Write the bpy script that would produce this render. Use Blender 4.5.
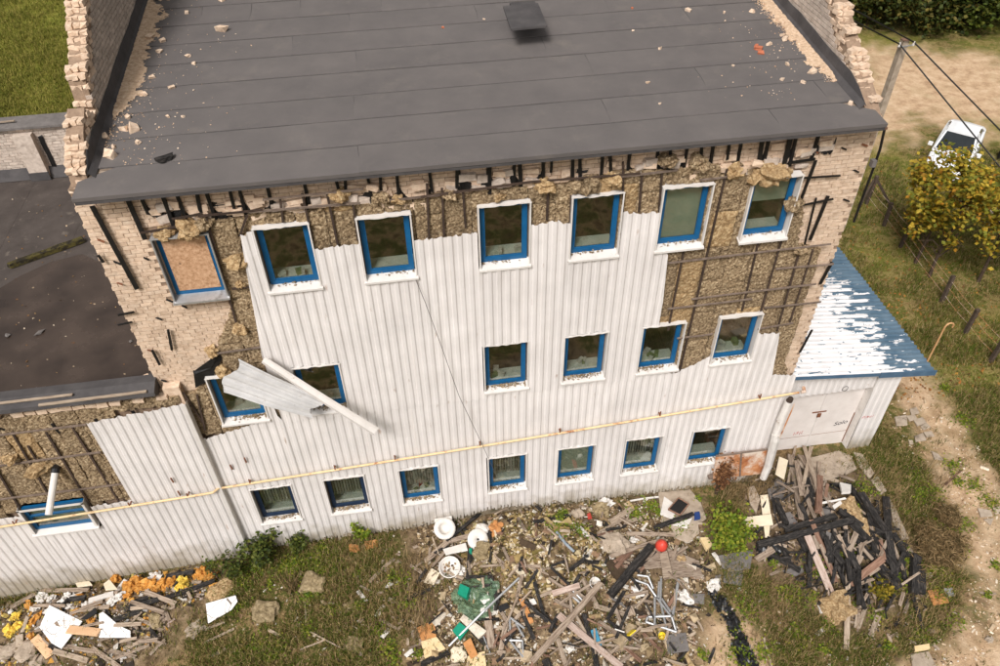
import bpy, math, random
from math import radians, sin, cos, pi, sqrt
from mathutils import Vector, Matrix, Quaternion, noise
random.seed(7)
rnd = random.random
def U(a, b): return a + (b - a) * rnd()
scene = bpy.context.scene
for o in list(bpy.data.objects): bpy.data.objects.remove(o)
COL = scene.collection

# ------------------------------------------------------------------ camera
CAM = Vector((-0.167, -13.615, 20.507)); FPX = 780.0
_p, _r, _y = radians(43.083), radians(-1.097), radians(7.992)
FWD = Vector((sin(_y)*cos(_p), cos(_y)*cos(_p), -sin(_p)))
_rt = Vector((cos(_y), -sin(_y), 0)); _up = _rt.cross(FWD)
RGT = cos(_r)*_rt + sin(_r)*_up; UPV = -sin(_r)*_rt + cos(_r)*_up
cam = bpy.data.cameras.new("camera"); camo = bpy.data.objects.new("camera", cam); COL.objects.link(camo)
m3 = Matrix((RGT, UPV, -FWD)).transposed()
camo.matrix_world = Matrix.Translation(CAM) @ m3.to_4x4()
cam.sensor_width = 36.0; cam.lens = FPX/1000*36.0; cam.clip_start = 0.1; cam.clip_end = 2000
scene.camera = camo

# ------------------------------------------------------------------ world, sun, exposure
SUN_AZ, SUN_EL = radians(209), radians(50)     # azimuth measured from +Y clockwise; soft light from the front left
world = bpy.data.worlds.new("World"); scene.world = world; world.use_nodes = True
wn = world.node_tree.nodes; wl = world.node_tree.links
bg = wn["Background"]
sky = wn.new("ShaderNodeTexSky"); sky.sky_type = 'NISHITA'; sky.sun_disc = False
sky.sun_elevation = SUN_EL; sky.sun_rotation = SUN_AZ
sky.air_density = 1.0; sky.dust_density = 6.0; sky.ozone_density = 0.6
hs = wn.new("ShaderNodeHueSaturation"); hs.inputs['Saturation'].default_value = 0.0
wl.new(sky.outputs[0], hs.inputs['Color']); wl.new(hs.outputs[0], bg.inputs['Color'])
bg.inputs['Strength'].default_value = 0.075
sl = bpy.data.lights.new("sun", 'SUN'); sl.energy = 2.2; sl.angle = radians(16); sl.color = (1.0, 0.958, 0.935)
so = bpy.data.objects.new("sun", sl); COL.objects.link(so)
sd = Vector((sin(SUN_AZ)*cos(SUN_EL), cos(SUN_AZ)*cos(SUN_EL), sin(SUN_EL)))
so.rotation_euler = (-sd).to_track_quat('-Z', 'Y').to_euler(); so.location = (0, -30, 60)
vs = scene.view_settings; vs.view_transform = 'Standard'; vs.look = 'None'; vs.exposure = 0.48; vs.gamma = 1.0; vs.use_curve_mapping = False

# ------------------------------------------------------------------ pixel -> place
def ray(x, y): return FWD + RGT*((x-500)/FPX) - UPV*((y-333)/FPX)
def onY(x, y, Y=0.0):
    d = ray(x, y); return CAM + d*((Y-CAM.y)/d.y)
def onZ(x, y, Z=0.0):
    d = ray(x, y); return CAM + d*((Z-CAM.z)/d.z)
def onX(x, y, X):
    d = ray(x, y); return CAM + d*((X-CAM.x)/d.x)
ROOF_Z0, ROOF_S, EAVE_Y = 12.58, 0.09, -0.35
def roofz(y): return ROOF_Z0 + ROOF_S*(y-EAVE_Y)
def onRoof(x, y, dz=0.0):
    n = Vector((0, -ROOF_S, 1)); d = ray(x, y)
    return CAM + d*((Vector((0, EAVE_Y, ROOF_Z0+dz))-CAM).dot(n)/d.dot(n))
def sstep(a, b, x):
    t = max(0.0, min(1.0, (x-a)/(b-a))); return t*t*(3-2*t)
def fz(x, y, s, seed=0): return noise.noise(Vector((x*s, y*s, seed*7.3)))
MOUNDS = [(-10.2, -1.35, 3.4, 1.1, .38), (2.9, -1.5, 2.4, 1.5, .75), (5.2, -2.6, 3.6, 2.2, .32), (1.2, -3.0, 2.5, 1.8, .30), (11.2, -1.6, 2.0, 2.0, .55), (13.0, -3.0, 1.6, 1.6, .35)]
def hgt(x, y):
    z = -min(0.5, max(0, (-5.5-x))*0.07) * (1-sstep(6, 12, y))
    for cx, cy, rx, ry, h in MOUNDS:
        q = ((x-cx)/rx)**2 + ((y-cy)/ry)**2
        if q < 4: z += h*math.exp(-1.6*q)
    if -15 < x < 26 and -10 < y < 20: z += .05*fz(x, y, .9, 1) + .025*fz(x, y, 2.7, 2)
    return z
def onG(x, y, dz=0.0):
    z = 0.0
    for _ in range(10):
        p = onZ(x, y, z+dz); z = hgt(p.x, p.y)
    return Vector((p.x, p.y, z+dz))
def inpoly(x, y, P):
    c = False; j = len(P)-1
    for i in range(len(P)):
        xi, yi = P[i]; xj, yj = P[j]
        if (yi > y) != (yj > y) and x < (xj-xi)*(y-yi)/(yj-yi)+xi: c = not c
        j = i
    return c
def pdist(x, y, P):            # distance to a polygon's outline
    b = 1e9; j = len(P)-1
    for i in range(len(P)):
        ax, ay = P[j]; bx, by = P[i]; dx, dy = bx-ax, by-ay
        t = max(0, min(1, ((x-ax)*dx+(y-ay)*dy)/(dx*dx+dy*dy+1e-12)))
        b = min(b, (x-ax-t*dx)**2+(y-ay-t*dy)**2); j = i
    return sqrt(b)

# ------------------------------------------------------------------ mesh builder
class MB:
    def __init__(s): s.v = []; s.f = []; s.m = []
    def add(s, vs, fs, mi=0):
        b = len(s.v); s.v += [tuple(v) for v in vs]; s.f += [tuple(b+i for i in f) for f in fs]; s.m += [mi]*len(fs); return s
    BF = [(0,3,2,1),(4,5,6,7),(0,1,5,4),(1,2,6,5),(2,3,7,6),(3,0,4,7)]
    def box(s, c, size, R=None, jit=0, mi=0):
        hx, hy, hz = size[0]/2, size[1]/2, size[2]/2; vs = []
        for z in (-hz, hz):
            for x, y in ((-hx,-hy),(hx,-hy),(hx,hy),(-hx,hy)):
                v = Vector((x, y, z))
                if jit: v += Vector((U(-jit,jit),U(-jit,jit),U(-jit,jit)))
                if R is not None: v = R @ v
                vs.append(v+Vector(c))
        return s.add(vs, MB.BF, mi)
    def bx(s, x0, x1, y0, y1, z0, z1, mi=0): return s.box(((x0+x1)/2,(y0+y1)/2,(z0+z1)/2),(x1-x0,y1-y0,z1-z0), mi=mi)
    def beam(s, p0, p1, w, t, up=None, seg=1, jit=0.0, bow=0.0, mi=0, taper=1.0):
        p0 = Vector(p0); p1 = Vector(p1); d = p1-p0; L = d.length or 1e-3; d /= L
        up = Vector(up) if up is not None else Vector((0,0,1))
        if abs(d.dot(up)) > .98: up = Vector((0,1,0)) if abs(d.y) < .9 else Vector((1,0,0))
        sd = d.cross(up).normalized(); n = sd.cross(d).normalized(); vs = []; fs = []
        for i in range(seg+1):
            k = i/seg; c = p0.lerp(p1, k) + n*(bow*sin(pi*k)); ww = w*(1+(taper-1)*k)
            e = jit*(2.5 if i in (0, seg) else 1)
            for a, b in ((-1,-1),(1,-1),(1,1),(-1,1)):
                vs.append(c + sd*(a*ww/2+U(-jit,jit)*.6) + n*(b*t/2+U(-jit,jit)*.4) + d*U(-e,e))
        for i in range(seg):
            for q in range(4):
                a = i*4+q; b = i*4+(q+1)%4; fs.append((a, b, b+4, a+4))
        fs += [(3,2,1,0), tuple(seg*4+q for q in range(4))]
        return s.add(vs, fs, mi)
    def tube(s, pts, r, n=8, cap=True, mi=0):
        pts = [Vector(p) for p in pts]; vs = []; fs = []; N = len(pts); ref = None
        for i, p in enumerate(pts):
            d = (pts[min(i+1,N-1)]-pts[max(i-1,0)]).normalized()
            if ref is None: ref = d.orthogonal().normalized()
            ref = (ref - d*ref.dot(d)); ref = ref.normalized() if ref.length > 1e-4 else d.orthogonal().normalized()
            b = d.cross(ref); rr = r[i] if isinstance(r, (list, tuple)) else r
            for k in range(n): a = 2*pi*k/n; vs.append(p + (ref*cos(a)+b*sin(a))*rr)
        for i in range(N-1):
            for k in range(n):
                a = i*n+k; c = i*n+(k+1)%n; fs.append((a, c, c+n, a+n))
        if cap: fs += [tuple(reversed(range(n))), tuple((N-1)*n+k for k in range(n))]
        return s.add(vs, fs, mi)
    def lathe(s, prof, n=16, M=None, mi=0):      # prof [(r,z)...] revolved about z
        vs = []; fs = []; N = len(prof)
        for r, z in prof:
            for k in range(n):
                a = 2*pi*k/n; v = Vector((r*cos(a), r*sin(a), z)); vs.append(M @ v if M is not None else v)
        for i in range(N-1):
            for k in range(n):
                a = i*n+k; b = i*n+(k+1)%n; fs.append((a, b, b+n, a+n))
        return s.add(vs, fs, mi)
    def prism(s, pts, ext, mi=0):                # polygon points (3D) extruded by a vector
        n = len(pts); a = [Vector(p) for p in pts]; b = [p+Vector(ext) for p in a]
        fs = [tuple(reversed(range(n))), tuple(range(n, 2*n))]+[(i,(i+1)%n,(i+1)%n+n,i+n) for i in range(n)]
        return s.add(a+b, fs, mi)
    def chunk(s, c, r, mi=0, fl=1.0):            # an irregular lump of 8 faces
        Q = Quaternion((U(-1,1),U(-1,1),U(-1,1)), U(0,6)); sc = (U(.5,1.2), U(.5,1.2), U(.4,1.0)); vs = []
        for v in ((1,0,0),(-1,0,0),(0,1,0),(0,-1,0),(0,0,1),(0,0,-1)):
            w = Q @ Vector([v[i]*sc[i]*U(.75,1.2) for i in range(3)]); w.z *= fl; vs.append(w*r+Vector(c))
        return s.add(vs, [(0,2,4),(2,1,4),(1,3,4),(3,0,4),(2,0,5),(1,2,5),(3,1,5),(0,3,5)], mi)

WLOC = {}
def obj(name, mb, mats, parent=None, smooth=False, recenter=True, base=True):
    """one mesh object from world-space geometry, origin at its own base centre"""
    V = mb.v; me = bpy.data.meshes.new(name)
    c = Vector((0,0,0))
    if recenter and V:
        xs, ys, zs = zip(*V); c = Vector(((min(xs)+max(xs))/2, (min(ys)+max(ys))/2, min(zs) if base else (min(zs)+max(zs))/2))
    me.from_pydata([(v[0]-c.x, v[1]-c.y, v[2]-c.z) for v in V], [], mb.f)
    if not isinstance(mats, (list, tuple)): mats = [mats]
    for m in mats: me.materials.append(m)
    if len(mats) > 1: me.polygons.foreach_set('material_index', mb.m)
    if smooth: me.polygons.foreach_set('use_smooth', [True]*len(me.polygons))
    me.update()
    o = bpy.data.objects.new(name, me); COL.objects.link(o); place(o, c, parent); return o
def place(o, c, parent=None):
    o.location = c; WLOC[o] = Vector(c)
    if parent is not None:
        o.parent = parent; o.matrix_parent_inverse = Matrix.Translation(-WLOC[parent])
def copy(src, name, loc, rot=None, parent=None):
    o = bpy.data.objects.new(name, src.data if hasattr(src, 'data') else src); COL.objects.link(o)
    if rot: o.rotation_euler = rot
    place(o, Vector(loc), parent); return o
def tag(o, label, cat, group=None, kind=None):
    o['label'] = label; o['category'] = cat
    if group: o['group'] = group
    if kind: o['kind'] = kind
    return o
def struct(o): o['kind'] = 'structure'; return o
def stuff(o, label=None, cat=None):
    o['kind'] = 'stuff'
    if label: o['label'] = label; o['category'] = cat
    return o
def thing(name, loc, label, cat, group=None):
    e = bpy.data.objects.new(name, None); e.empty_display_size = .3; COL.objects.link(e); place(e, Vector(loc)); return tag(e, label, cat, group)

# ------------------------------------------------------------------ materials
def lin(c):
    def f(u):
        u /= 255.0; return u/12.92 if u <= .04045 else ((u+.055)/1.055)**2.4
    return (f(c[0]), f(c[1]), f(c[2]), 1)
MATS = {}
def mat(name, cols, scale=6.0, rough=.85, bump=.0, bscale=30.0, isl=0.0, objr=0.0, metal=0.0, stretch=(1,1,1), coords='Object', spec=.3, stain=None, detail=6, contrast=(.3,.7), dist=.02):
    """noise-driven colour between cols; isl/objr = brightness variation per loose piece / per object; stain=(colour, scale, lo, hi)"""
    m = bpy.data.materials.new(name); m.use_nodes = True; nt = m.node_tree; N = nt.nodes; L = nt.links
    b = N['Principled BSDF']; b.inputs['Roughness'].default_value = rough; b.inputs['Metallic'].default_value = metal
    b.inputs['Specular IOR Level'].default_value = spec
    tc = N.new('ShaderNodeTexCoord'); mp = N.new('ShaderNodeMapping'); mp.inputs['Scale'].default_value = stretch
    if coords == 'World':
        ge = N.new('ShaderNodeNewGeometry'); L.new(ge.outputs['Position'], mp.inputs[0])
    else: L.new(tc.outputs[coords], mp.inputs[0])
    oi = N.new('ShaderNodeObjectInfo'); geo = N.new('ShaderNodeNewGeometry')
    src = mp.outputs[0]
    if isl or objr:                      # shift the noise per piece so that pieces do not repeat
        ad = N.new('ShaderNodeVectorMath'); ad.operation = 'ADD'; cb = N.new('ShaderNodeCombineXYZ')
        mu = N.new('ShaderNodeMath'); mu.operation = 'MULTIPLY_ADD'; L.new(oi.outputs['Random'], mu.inputs[0]); mu.inputs[1].default_value = 37.0
        mm = N.new('ShaderNodeMath'); mm.operation = 'MULTIPLY'; L.new(geo.outputs['Random Per Island'], mm.inputs[0]); mm.inputs[1].default_value = 53.0 if isl else 0.0
        L.new(mm.outputs[0], mu.inputs[2]); L.new(mu.outputs[0], cb.inputs[0]); L.new(mu.outputs[0], cb.inputs[1])
        L.new(src, ad.inputs[0]); L.new(cb.outputs[0], ad.inputs[1]); src = ad.outputs[0]
    nz = N.new('ShaderNodeTexNoise'); nz.inputs['Scale'].default_value = scale; nz.inputs['Detail'].default_value = detail; nz.inputs['Roughness'].default_value = .62
    L.new(src, nz.inputs['Vector'])
    rp = N.new('ShaderNodeValToRGB'); el = rp.color_ramp.elements
    for i, c in enumerate(cols):
        pos = contrast[0]+(contrast[1]-contrast[0])*(i/(max(1, len(cols)-1)))
        e = el[i] if i < 2 else el.new(pos)
        e.position = pos; e.color = lin(c)
    if len(cols) == 1: el[1].color = lin(cols[0])
    L.new(nz.outputs['Fac'], rp.inputs[0]); out = rp.outputs[0]
    if stain:
        sc, ss, lo, hi = stain[:4]; n2 = N.new('ShaderNodeTexNoise'); n2.inputs['Scale'].default_value = ss; n2.inputs['Detail'].default_value = 8; n2.inputs['Roughness'].default_value = .7
        L.new(src, n2.inputs['Vector']); mr = N.new('ShaderNodeMapRange'); mr.inputs['From Min'].default_value = lo; mr.inputs['From Max'].default_value = hi
        L.new(n2.outputs['Fac'], mr.inputs[0]); mx = N.new('ShaderNodeMix'); mx.data_type = 'RGBA'
        L.new(mr.outputs[0], mx.inputs['Factor']); L.new(out, mx.inputs['A']); mx.inputs['B'].default_value = lin(sc); out = mx.outputs['Result']
    if isl or objr:
        a = N.new('ShaderNodeMath'); a.operation = 'MULTIPLY_ADD'; L.new(geo.outputs['Random Per Island'], a.inputs[0]); a.inputs[1].default_value = 2*isl; a.inputs[2].default_value = 1-isl-objr
        c2 = N.new('ShaderNodeMath'); c2.operation = 'MULTIPLY_ADD'; L.new(oi.outputs['Random'], c2.inputs[0]); c2.inputs[1].default_value = 2*objr; L.new(a.outputs[0], c2.inputs[2])
        hv = N.new('ShaderNodeHueSaturation'); L.new(c2.outputs[0], hv.inputs['Value']); L.new(out, hv.inputs['Color']); out = hv.outputs[0]
    L.new(out, b.inputs['Base Color'])
    if bump:
        nb = N.new('ShaderNodeTexNoise'); nb.inputs['Scale'].default_value = bscale; nb.inputs['Detail'].default_value = 5; L.new(src, nb.inputs['Vector'])
        bp = N.new('ShaderNodeBump'); bp.inputs['Strength'].default_value = bump; bp.inputs['Distance'].default_value = dist
        L.new(nb.outputs['Fac'], bp.inputs['Height']); L.new(bp.outputs[0], b.inputs['Normal'])
    m['out'] = 1; MATS[name] = m; return m
def ramp_isl(name, cols, rough=.85, spec=.2, trans=0.0, bump=0, obj_too=False):
    """each loose piece takes its own colour from a stepped list"""
    m = bpy.data.materials.new(name); m.use_nodes = True; nt = m.node_tree; N = nt.nodes; L = nt.links; b = N['Principled BSDF']
    b.inputs['Roughness'].default_value = rough; b.inputs['Specular IOR Level'].default_value = spec
    g = N.new('ShaderNodeNewGeometry'); rp = N.new('ShaderNodeValToRGB'); rp.color_ramp.interpolation = 'LINEAR' if trans else 'CONSTANT'; el = rp.color_ramp.elements
    for i, c in enumerate(cols):
        e = el[i] if i < 2 else el.new(i/len(cols))
        e.position = i/len(cols); e.color = lin(c)
    L.new(g.outputs['Random Per Island'], rp.inputs[0])
    nz = N.new('ShaderNodeTexNoise'); nz.inputs['Scale'].default_value = 9; nz.inputs['Detail'].default_value = 5
    tc = N.new('ShaderNodeTexCoord'); L.new(tc.outputs['Object'], nz.inputs['Vector'])
    mr = N.new('ShaderNodeMapRange'); mr.inputs['From Min'].default_value = .3; mr.inputs['From Max'].default_value = .7; mr.inputs['To Min'].default_value = .72; mr.inputs['To Max'].default_value = 1.15
    L.new(nz.outputs['Fac'], mr.inputs[0]); hv = N.new('ShaderNodeHueSaturation'); L.new(mr.outputs[0], hv.inputs['Value']); L.new(rp.outputs[0], hv.inputs['Color'])
    L.new(hv.outputs[0], b.inputs['Base Color'])
    if trans:
        tr = N.new('ShaderNodeBsdfTranslucent'); L.new(hv.outputs[0], tr.inputs['Color']); mx = N.new('ShaderNodeMixShader'); mx.inputs[0].default_value = trans
        L.new(b.outputs[0], mx.inputs[1]); L.new(tr.outputs[0], mx.inputs[2]); L.new(mx.outputs[0], N['Material Output'].inputs['Surface'])
    MATS[name] = m; return m

felt = mat('felt', [(92,87,85),(103,97,94)], 1.2, .9, .5, 220, objr=.022, coords='World', dist=.003, stain=((112,105,99), 1.1, .56, .8))
felt_dark = mat('felt_dark', [(64,61,61),(84,80,79)], 2.5, .8, .4, 40, coords='World')
felt_old = mat('felt_old', [(62,55,51),(82,74,69)], 1.5, .75, .3, 60, coords='World', stain=((118,108,98), 2.0, .58, .75))
brickm = mat('silicate_brick', [(192,164,138),(211,185,160),(224,202,179)], 9, .9, .5, 60, isl=.09, objr=.09, stain=((150,120,96), 5, .6, .78))
brick_grey = mat('silicate_brick_weathered', [(168,152,138),(190,174,160),(206,192,178)], 8, .9, .5, 60, isl=.14, objr=.05, stain=((120,104,92), 5, .58, .75))
mortar = mat('mortar', [(128,106,88),(160,136,114)], 10, .95, .6, 60, coords='World', stain=((96,80,66), 2.5, .58, .75))
wool = mat('mineral_wool', [(82,66,48),(138,116,88),(174,150,117),(210,190,158)], 19, 1.0, 1.0, 45, objr=.12, coords='World', dist=.06, contrast=(.33,.67), detail=5, stain=((78,62,42), 1.7, .56, .75))
wool_y = mat('mineral_wool_yellow', [(120,94,62),(174,144,104),(212,188,148)], 17, 1.0, 1.0, 50, objr=.1, coords='World', dist=.04)
wool_grey = mat('mineral_wool_old', [(104,90,66),(146,128,96),(174,156,124)], 10, 1.0, 1.0, 40, objr=.1, dist=.04)
batten = mat('batten', [(52,42,36),(78,62,52)], 9, .9, .4, 50, objr=.2, coords='World')
batten_pale = mat('batten_pale', [(96,82,72),(132,116,104)], 9, .9, .4, 50, objr=.15, coords='World')
tar = mat('tar', [(12,11,11),(28,25,24)], 9, .55, .6, 30, coords='World', spec=.4)
white_metal = mat('white_metal', [(204,198,191),(220,214,208)], 3, .5, .0, coords='World', stain=((150,128,104), 7, .62, .78), objr=.03)
white_dirty = mat('white_dirty', [(196,190,183),(224,218,212)], 3, .6, .15, 20, coords='Object', stain=((140,118,94), 4, .58, .75), objr=.06)
blue = mat('blue_paint', [(8,78,122),(18,92,138)], 4, .45, coords='World', spec=.4)
navy = mat('navy_paint', [(24,38,58),(30,48,72)], 4, .5, coords='World')
concrete = mat('concrete', [(148,132,114),(180,164,146)], 5, .95, .5, 30, objr=.1, stain=((104,92,78), 3, .55, .75))
plinth_m = mat('plinth', [(116,104,86),(146,132,112)], 4, .95, .6, 30, coords='World', stain=((70,66,42), 2.2, .5, .7))
wood_w = mat('weathered_wood', [(80,66,55),(130,112,96),(158,141,124),(180,164,147)], 4, .9, .5, 9, objr=.2, stretch=(.7,7,7), stain=((84,64,52), 4, .58, .75))
wood_p = mat('pale_wood', [(118,101,86),(160,142,123),(188,171,151)], 4, .85, .4, 9, objr=.12, stretch=(.7,7,7), stain=((126,100,80), 4, .6, .78))
wood_r = mat('reddish_wood', [(84,62,50),(124,94,77),(152,122,103)], 4, .85, .4, 9, objr=.14, stretch=(.7,7,7), stain=((92,66,54), 4, .58, .75))
wood_pink = mat('pinkish_painted_wood', [(140,117,104),(176,155,142),(194,176,164)], 4, .8, .3, 9, objr=.06, stretch=(.7,5,5), stain=((146,104,82), 6, .56, .7))
char = mat('charred_wood', [(20,19,18),(40,37,35),(78,72,67)], 4, .75, .9, 8, objr=.2, stretch=(1.5,6,6), dist=.03, stain=((96,88,82), 3, .66, .8))
tan_m = mat('tan_board', [(214,172,132),(226,186,146)], 4, .8, .2, 30, stain=((170,126,92), 4, .64, .8))
ply = mat('plywood_cream', [(206,178,130),(226,202,160)], 4, .8, .2, 20, stain=((164,128,84), 4, .6, .76))
osb = mat('osb_board', [(150,112,80),(186,146,112),(206,170,138)], 16, .85, .3, 30, coords='World')
orange_ply = mat('orange_ply', [(172,116,66),(196,140,88)], 5, .8, .2, 20, stain=((130,84,50), 4, .6, .76))
cream = mat('cream_board', [(216,200,172),(230,216,192)], 4, .7, .1, 20, stain=((176,154,124), 4, .6, .78))
slate = mat('grey_sheet', [(94,89,86),(120,114,110)], 4, .8, .3, 20, objr=.12, stain=((140,130,120), 3, .64, .8))
panelw = mat('white_panel', [(202,196,188),(220,214,207)], 4, .6, .1, 20, stain=((170,156,140), 5, .62, .78))
steel = mat('steel', [(150,150,150),(178,178,178)], 8, .45, .1, 30, metal=.55, objr=.1, stain=((126,104,88), 6, .64, .78))
rust = mat('rusty_panel', [(206,166,132),(190,130,86),(150,88,54)], 2.4, .8, .3, 20, coords='World', stain=((216,200,184), 1.5, .47, .60))
blackfilm = mat('black_film', [(20,20,21),(36,35,36)], 6, .38, .5, 12, spec=.5)
foam_o = mat('orange_foam', [(150,92,34),(192,132,58),(208,160,92)], 9, .9, .8, 20, objr=.12, dist=.05, stain=((150,84,26), 4, .6, .75))
foam_y = mat('yellow_foam', [(222,182,66),(240,206,96)], 9, .9, .8, 20, objr=.08, dist=.05)
enamel = mat('white_enamel', [(206,199,190),(224,218,211)], 4, .3, stain=((180,162,140), 5, .62, .78), spec=.5)
redp = mat('red_plastic', [(190,58,46),(206,76,60)], 5, .4)
yellowp = mat('yellow_plastic', [(226,196,40),(236,210,64)], 5, .45)
greenp = mat('green_plastic', [(10,122,96),(20,142,112)], 5, .45)
galv = mat('galvanised', [(170,170,170),(196,196,196)], 5, .4, .1, 20, metal=.6, stain=((130,126,122), 4, .58, .74))
iron = mat('rusty_iron', [(92,58,42),(132,84,58),(70,50,42)], 9, .9, .3, 30, coords='World')
print_black = mat('marker_black', [(44,42,46),(70,66,70)], 9, .8)
print_red = mat('marker_red', [(170,96,92),(196,124,116)], 9, .8)
interior_m = mat('interior_wall', [(96,98,88),(124,124,112)], 1.5, .9, coords='World')
interior_f = mat('interior_floor', [(70,62,54),(104,94,82)], 2.5, .9, coords='World')
inner_sill_m = mat('inner_sill', [(190,190,180),(206,206,198)], 4, .6, coords='World', stain=((140,132,118), 5, .58, .75))
blind_m = mat('blind', [(150,156,140),(168,172,156)], 2, .8, coords='World')
curtain_m = mat('curtain', [(150,146,132),(176,172,160)], 3, .85, coords='World')
def glass_mat():
    m = bpy.data.materials.new('window_glass'); m.use_nodes = True; N = m.node_tree.nodes; L = m.node_tree.links; N.remove(N['Principled BSDF'])
    t = N.new('ShaderNodeBsdfTransparent'); t.inputs[0].default_value = (.84,.87,.84,1); g = N.new('ShaderNodeBsdfGlossy'); g.inputs['Roughness'].default_value = .03
    f = N.new('ShaderNodeLayerWeight'); f.inputs[0].default_value = .5; pw = N.new('ShaderNodeMath'); pw.operation = 'POWER'; pw.inputs[1].default_value = 3.5; L.new(f.outputs['Facing'], pw.inputs[0])
    ad = N.new('ShaderNodeMath'); ad.operation = 'MULTIPLY_ADD'; ad.inputs[1].default_value = .8; ad.inputs[2].default_value = .13; L.new(pw.outputs[0], ad.inputs[0])
    mx = N.new('ShaderNodeMixShader'); L.new(ad.outputs[0], mx.inputs[0]); L.new(t.outputs[0], mx.inputs[1]); L.new(g.outputs[0], mx.inputs[2]); L.new(mx.outputs[0], N['Material Output'].inputs['Surface']); return m
glass = glass_mat()
# ------------------------------------------------------------------ ground
def gpoly(px): return [(p.x, p.y) for p in (onZ(x, y, 0) for x, y in px)]
SAND = [gpoly([(888,372),(925,378),(960,420),(985,470),(1010,500),(1080,666),(1000,760),(880,700),(935,640),(972,590),(955,520),(925,470),(900,420)]),
        gpoly([(840,40),(1000,52),(1100,60),(1120,150),(1010,130),(985,150),(945,120),(915,140),(880,150),(840,120)]),
        gpoly([(690,610),(735,600),(770,640),(800,700),(680,700)]), ]
SOIL = [gpoly([(400,500),(470,512),(640,495),(700,500),(720,560),(700,640),(690,720),(380,720),(410,640),(405,560)]),
        gpoly([(0,605),(120,580),(235,560),(200,610),(175,640),(120,680),(0,690),(-40,640)]),
        gpoly([(740,450),(840,460),(860,480),(920,560),(925,600),(850,640),(800,600),(745,560)])]
def soft(x, y, P, w):
    d = pdist(x, y, P); s = 1 if inpoly(x, y, P) else -1
    return max(0.0, min(1.0, .5 + .5*s*d/w))
def lines(*seg):
    r = []
    for a, b, st in seg:
        n = max(1, int(round((b-a)/st))); r += [a+(b-a)*i/n for i in range(n)]
    return r + [seg[-1][1]]
gx = lines((-400,-60,30),(-60,-16,2),(-16,22,.16),(22,46,.5),(46,80,4),(80,400,40))
gy = lines((-200,-30,20),(-30,-9,2),(-9,3,.16),(3,24,.32),(24,60,.8),(60,100,4),(100,500,40))
gv = []; gc = []
for y in gy:
    for x in gx:
        gv.append((x, y, hgt(x, y)))
        n1 = .5*fz(x,y,.5,3)+.35*fz(x,y,1.6,4)+.2*fz(x,y,4.5,5)
        sa = so_ = 0.0
        if 8 < x < 70 and -14 < y < 60:
            sa = max(soft(x, y, SAND[0], 1.4), soft(x, y, SAND[1], 3.0), soft(x, y, SAND[2], .7)*.8)
        elif x < 12 and y < 2: sa = soft(x, y, SAND[2], .7)*.8
        if -17 < x < 17 and -9 < y < 2: so_ = max(soft(x, y, S, .9) for S in SOIL)
        sa = sstep(.38, .9, sa+.75*n1) if sa > .01 else 0
        so_ = sstep(.3, .7, so_+.5*n1) if so_ > .01 else 0
        lush = 1.0 if (x < -6.5 and y > 8) else .65*sstep(13, 18, x)*sstep(-1, 4, y)*(.6+.6*fz(x,y,.35,9))
        gc += [sa, so_, lush, 1.0]
nx = len(gx); gfs = [(j*nx+i, j*nx+i+1, (j+1)*nx+i+1, (j+1)*nx+i) for j in range(len(gy)-1) for i in range(nx-1)]
me = bpy.data.meshes.new('ground'); me.from_pydata(gv, [], gfs)
at = me.color_attributes.new('zone', 'FLOAT_COLOR', 'POINT'); at.data.foreach_set('color', gc)
me.polygons.foreach_set('use_smooth', [True]*len(gfs))
ground = bpy.data.objects.new('ground', me); COL.objects.link(ground); struct(ground); WLOC[ground] = Vector((0,0,0))
def ground_mat():
    m = bpy.data.materials.new('ground'); m.use_nodes = True; N = m.node_tree.nodes; L = m.node_tree.links; b = N['Principled BSDF']; b.inputs['Roughness'].default_value = .95; b.inputs['Specular IOR Level'].default_value = .1
    ge = N.new('ShaderNodeNewGeometry'); va = N.new('ShaderNodeVertexColor'); va.layer_name = 'zone'; sp = N.new('ShaderNodeSeparateColor'); L.new(va.outputs[0], sp.inputs[0])
    def nz(s, d=6, r=.6):
        n = N.new('ShaderNodeTexNoise'); n.inputs['Scale'].default_value = s; n.inputs['Detail'].default_value = d; n.inputs['Roughness'].default_value = r; L.new(ge.outputs['Position'], n.inputs['Vector']); return n.outputs['Fac']
    def rp(f, cs, lo=.3, hi=.7):
        r = N.new('ShaderNodeValToRGB'); el = r.color_ramp.elements
        for i, c in enumerate(cs):
            p = lo+(hi-lo)*i/(len(cs)-1); e = el[i] if i < 2 else el.new(p)
            e.position = p; e.color = lin(c)
        L.new(f, r.inputs[0]); return r.outputs[0]
    def mix(f, a, c):
        x = N.new('ShaderNodeMix'); x.data_type = 'RGBA'; L.new(f, x.inputs['Factor']); L.new(a, x.inputs['A']); L.new(c, x.inputs['B']); return x.outputs['Result']
    grass = rp(nz(1.1, 9, .75), [(48,44,24),(104,88,56),(68,76,30),(148,124,88),(90,70,48),(62,72,26)], .34, .66)
    lush = rp(nz(.6, 9, .7), [(94,98,38),(124,124,52),(152,140,76)], .3, .7)
    sand = rp(nz(1.6, 10, .75), [(146,116,88),(190,160,128),(210,184,154)], .3, .66)
    soil = rp(nz(3.0, 9, .75), [(52,42,31),(92,76,57),(132,112,87),(168,148,121)], .3, .7)
    c = mix(sp.outputs[2], grass, lush); c = mix(sp.outputs[0], c, sand); c = mix(sp.outputs[1], c, soil)
    L.new(c, b.inputs['Base Color'])
    bp = N.new('ShaderNodeBump'); bp.inputs['Strength'].default_value = .9; bp.inputs['Distance'].default_value = .06; L.new(nz(9, 8, .7), bp.inputs['Height']); L.new(bp.outputs[0], b.inputs['Normal'])
    return m
me.materials.append(ground_mat())
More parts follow.
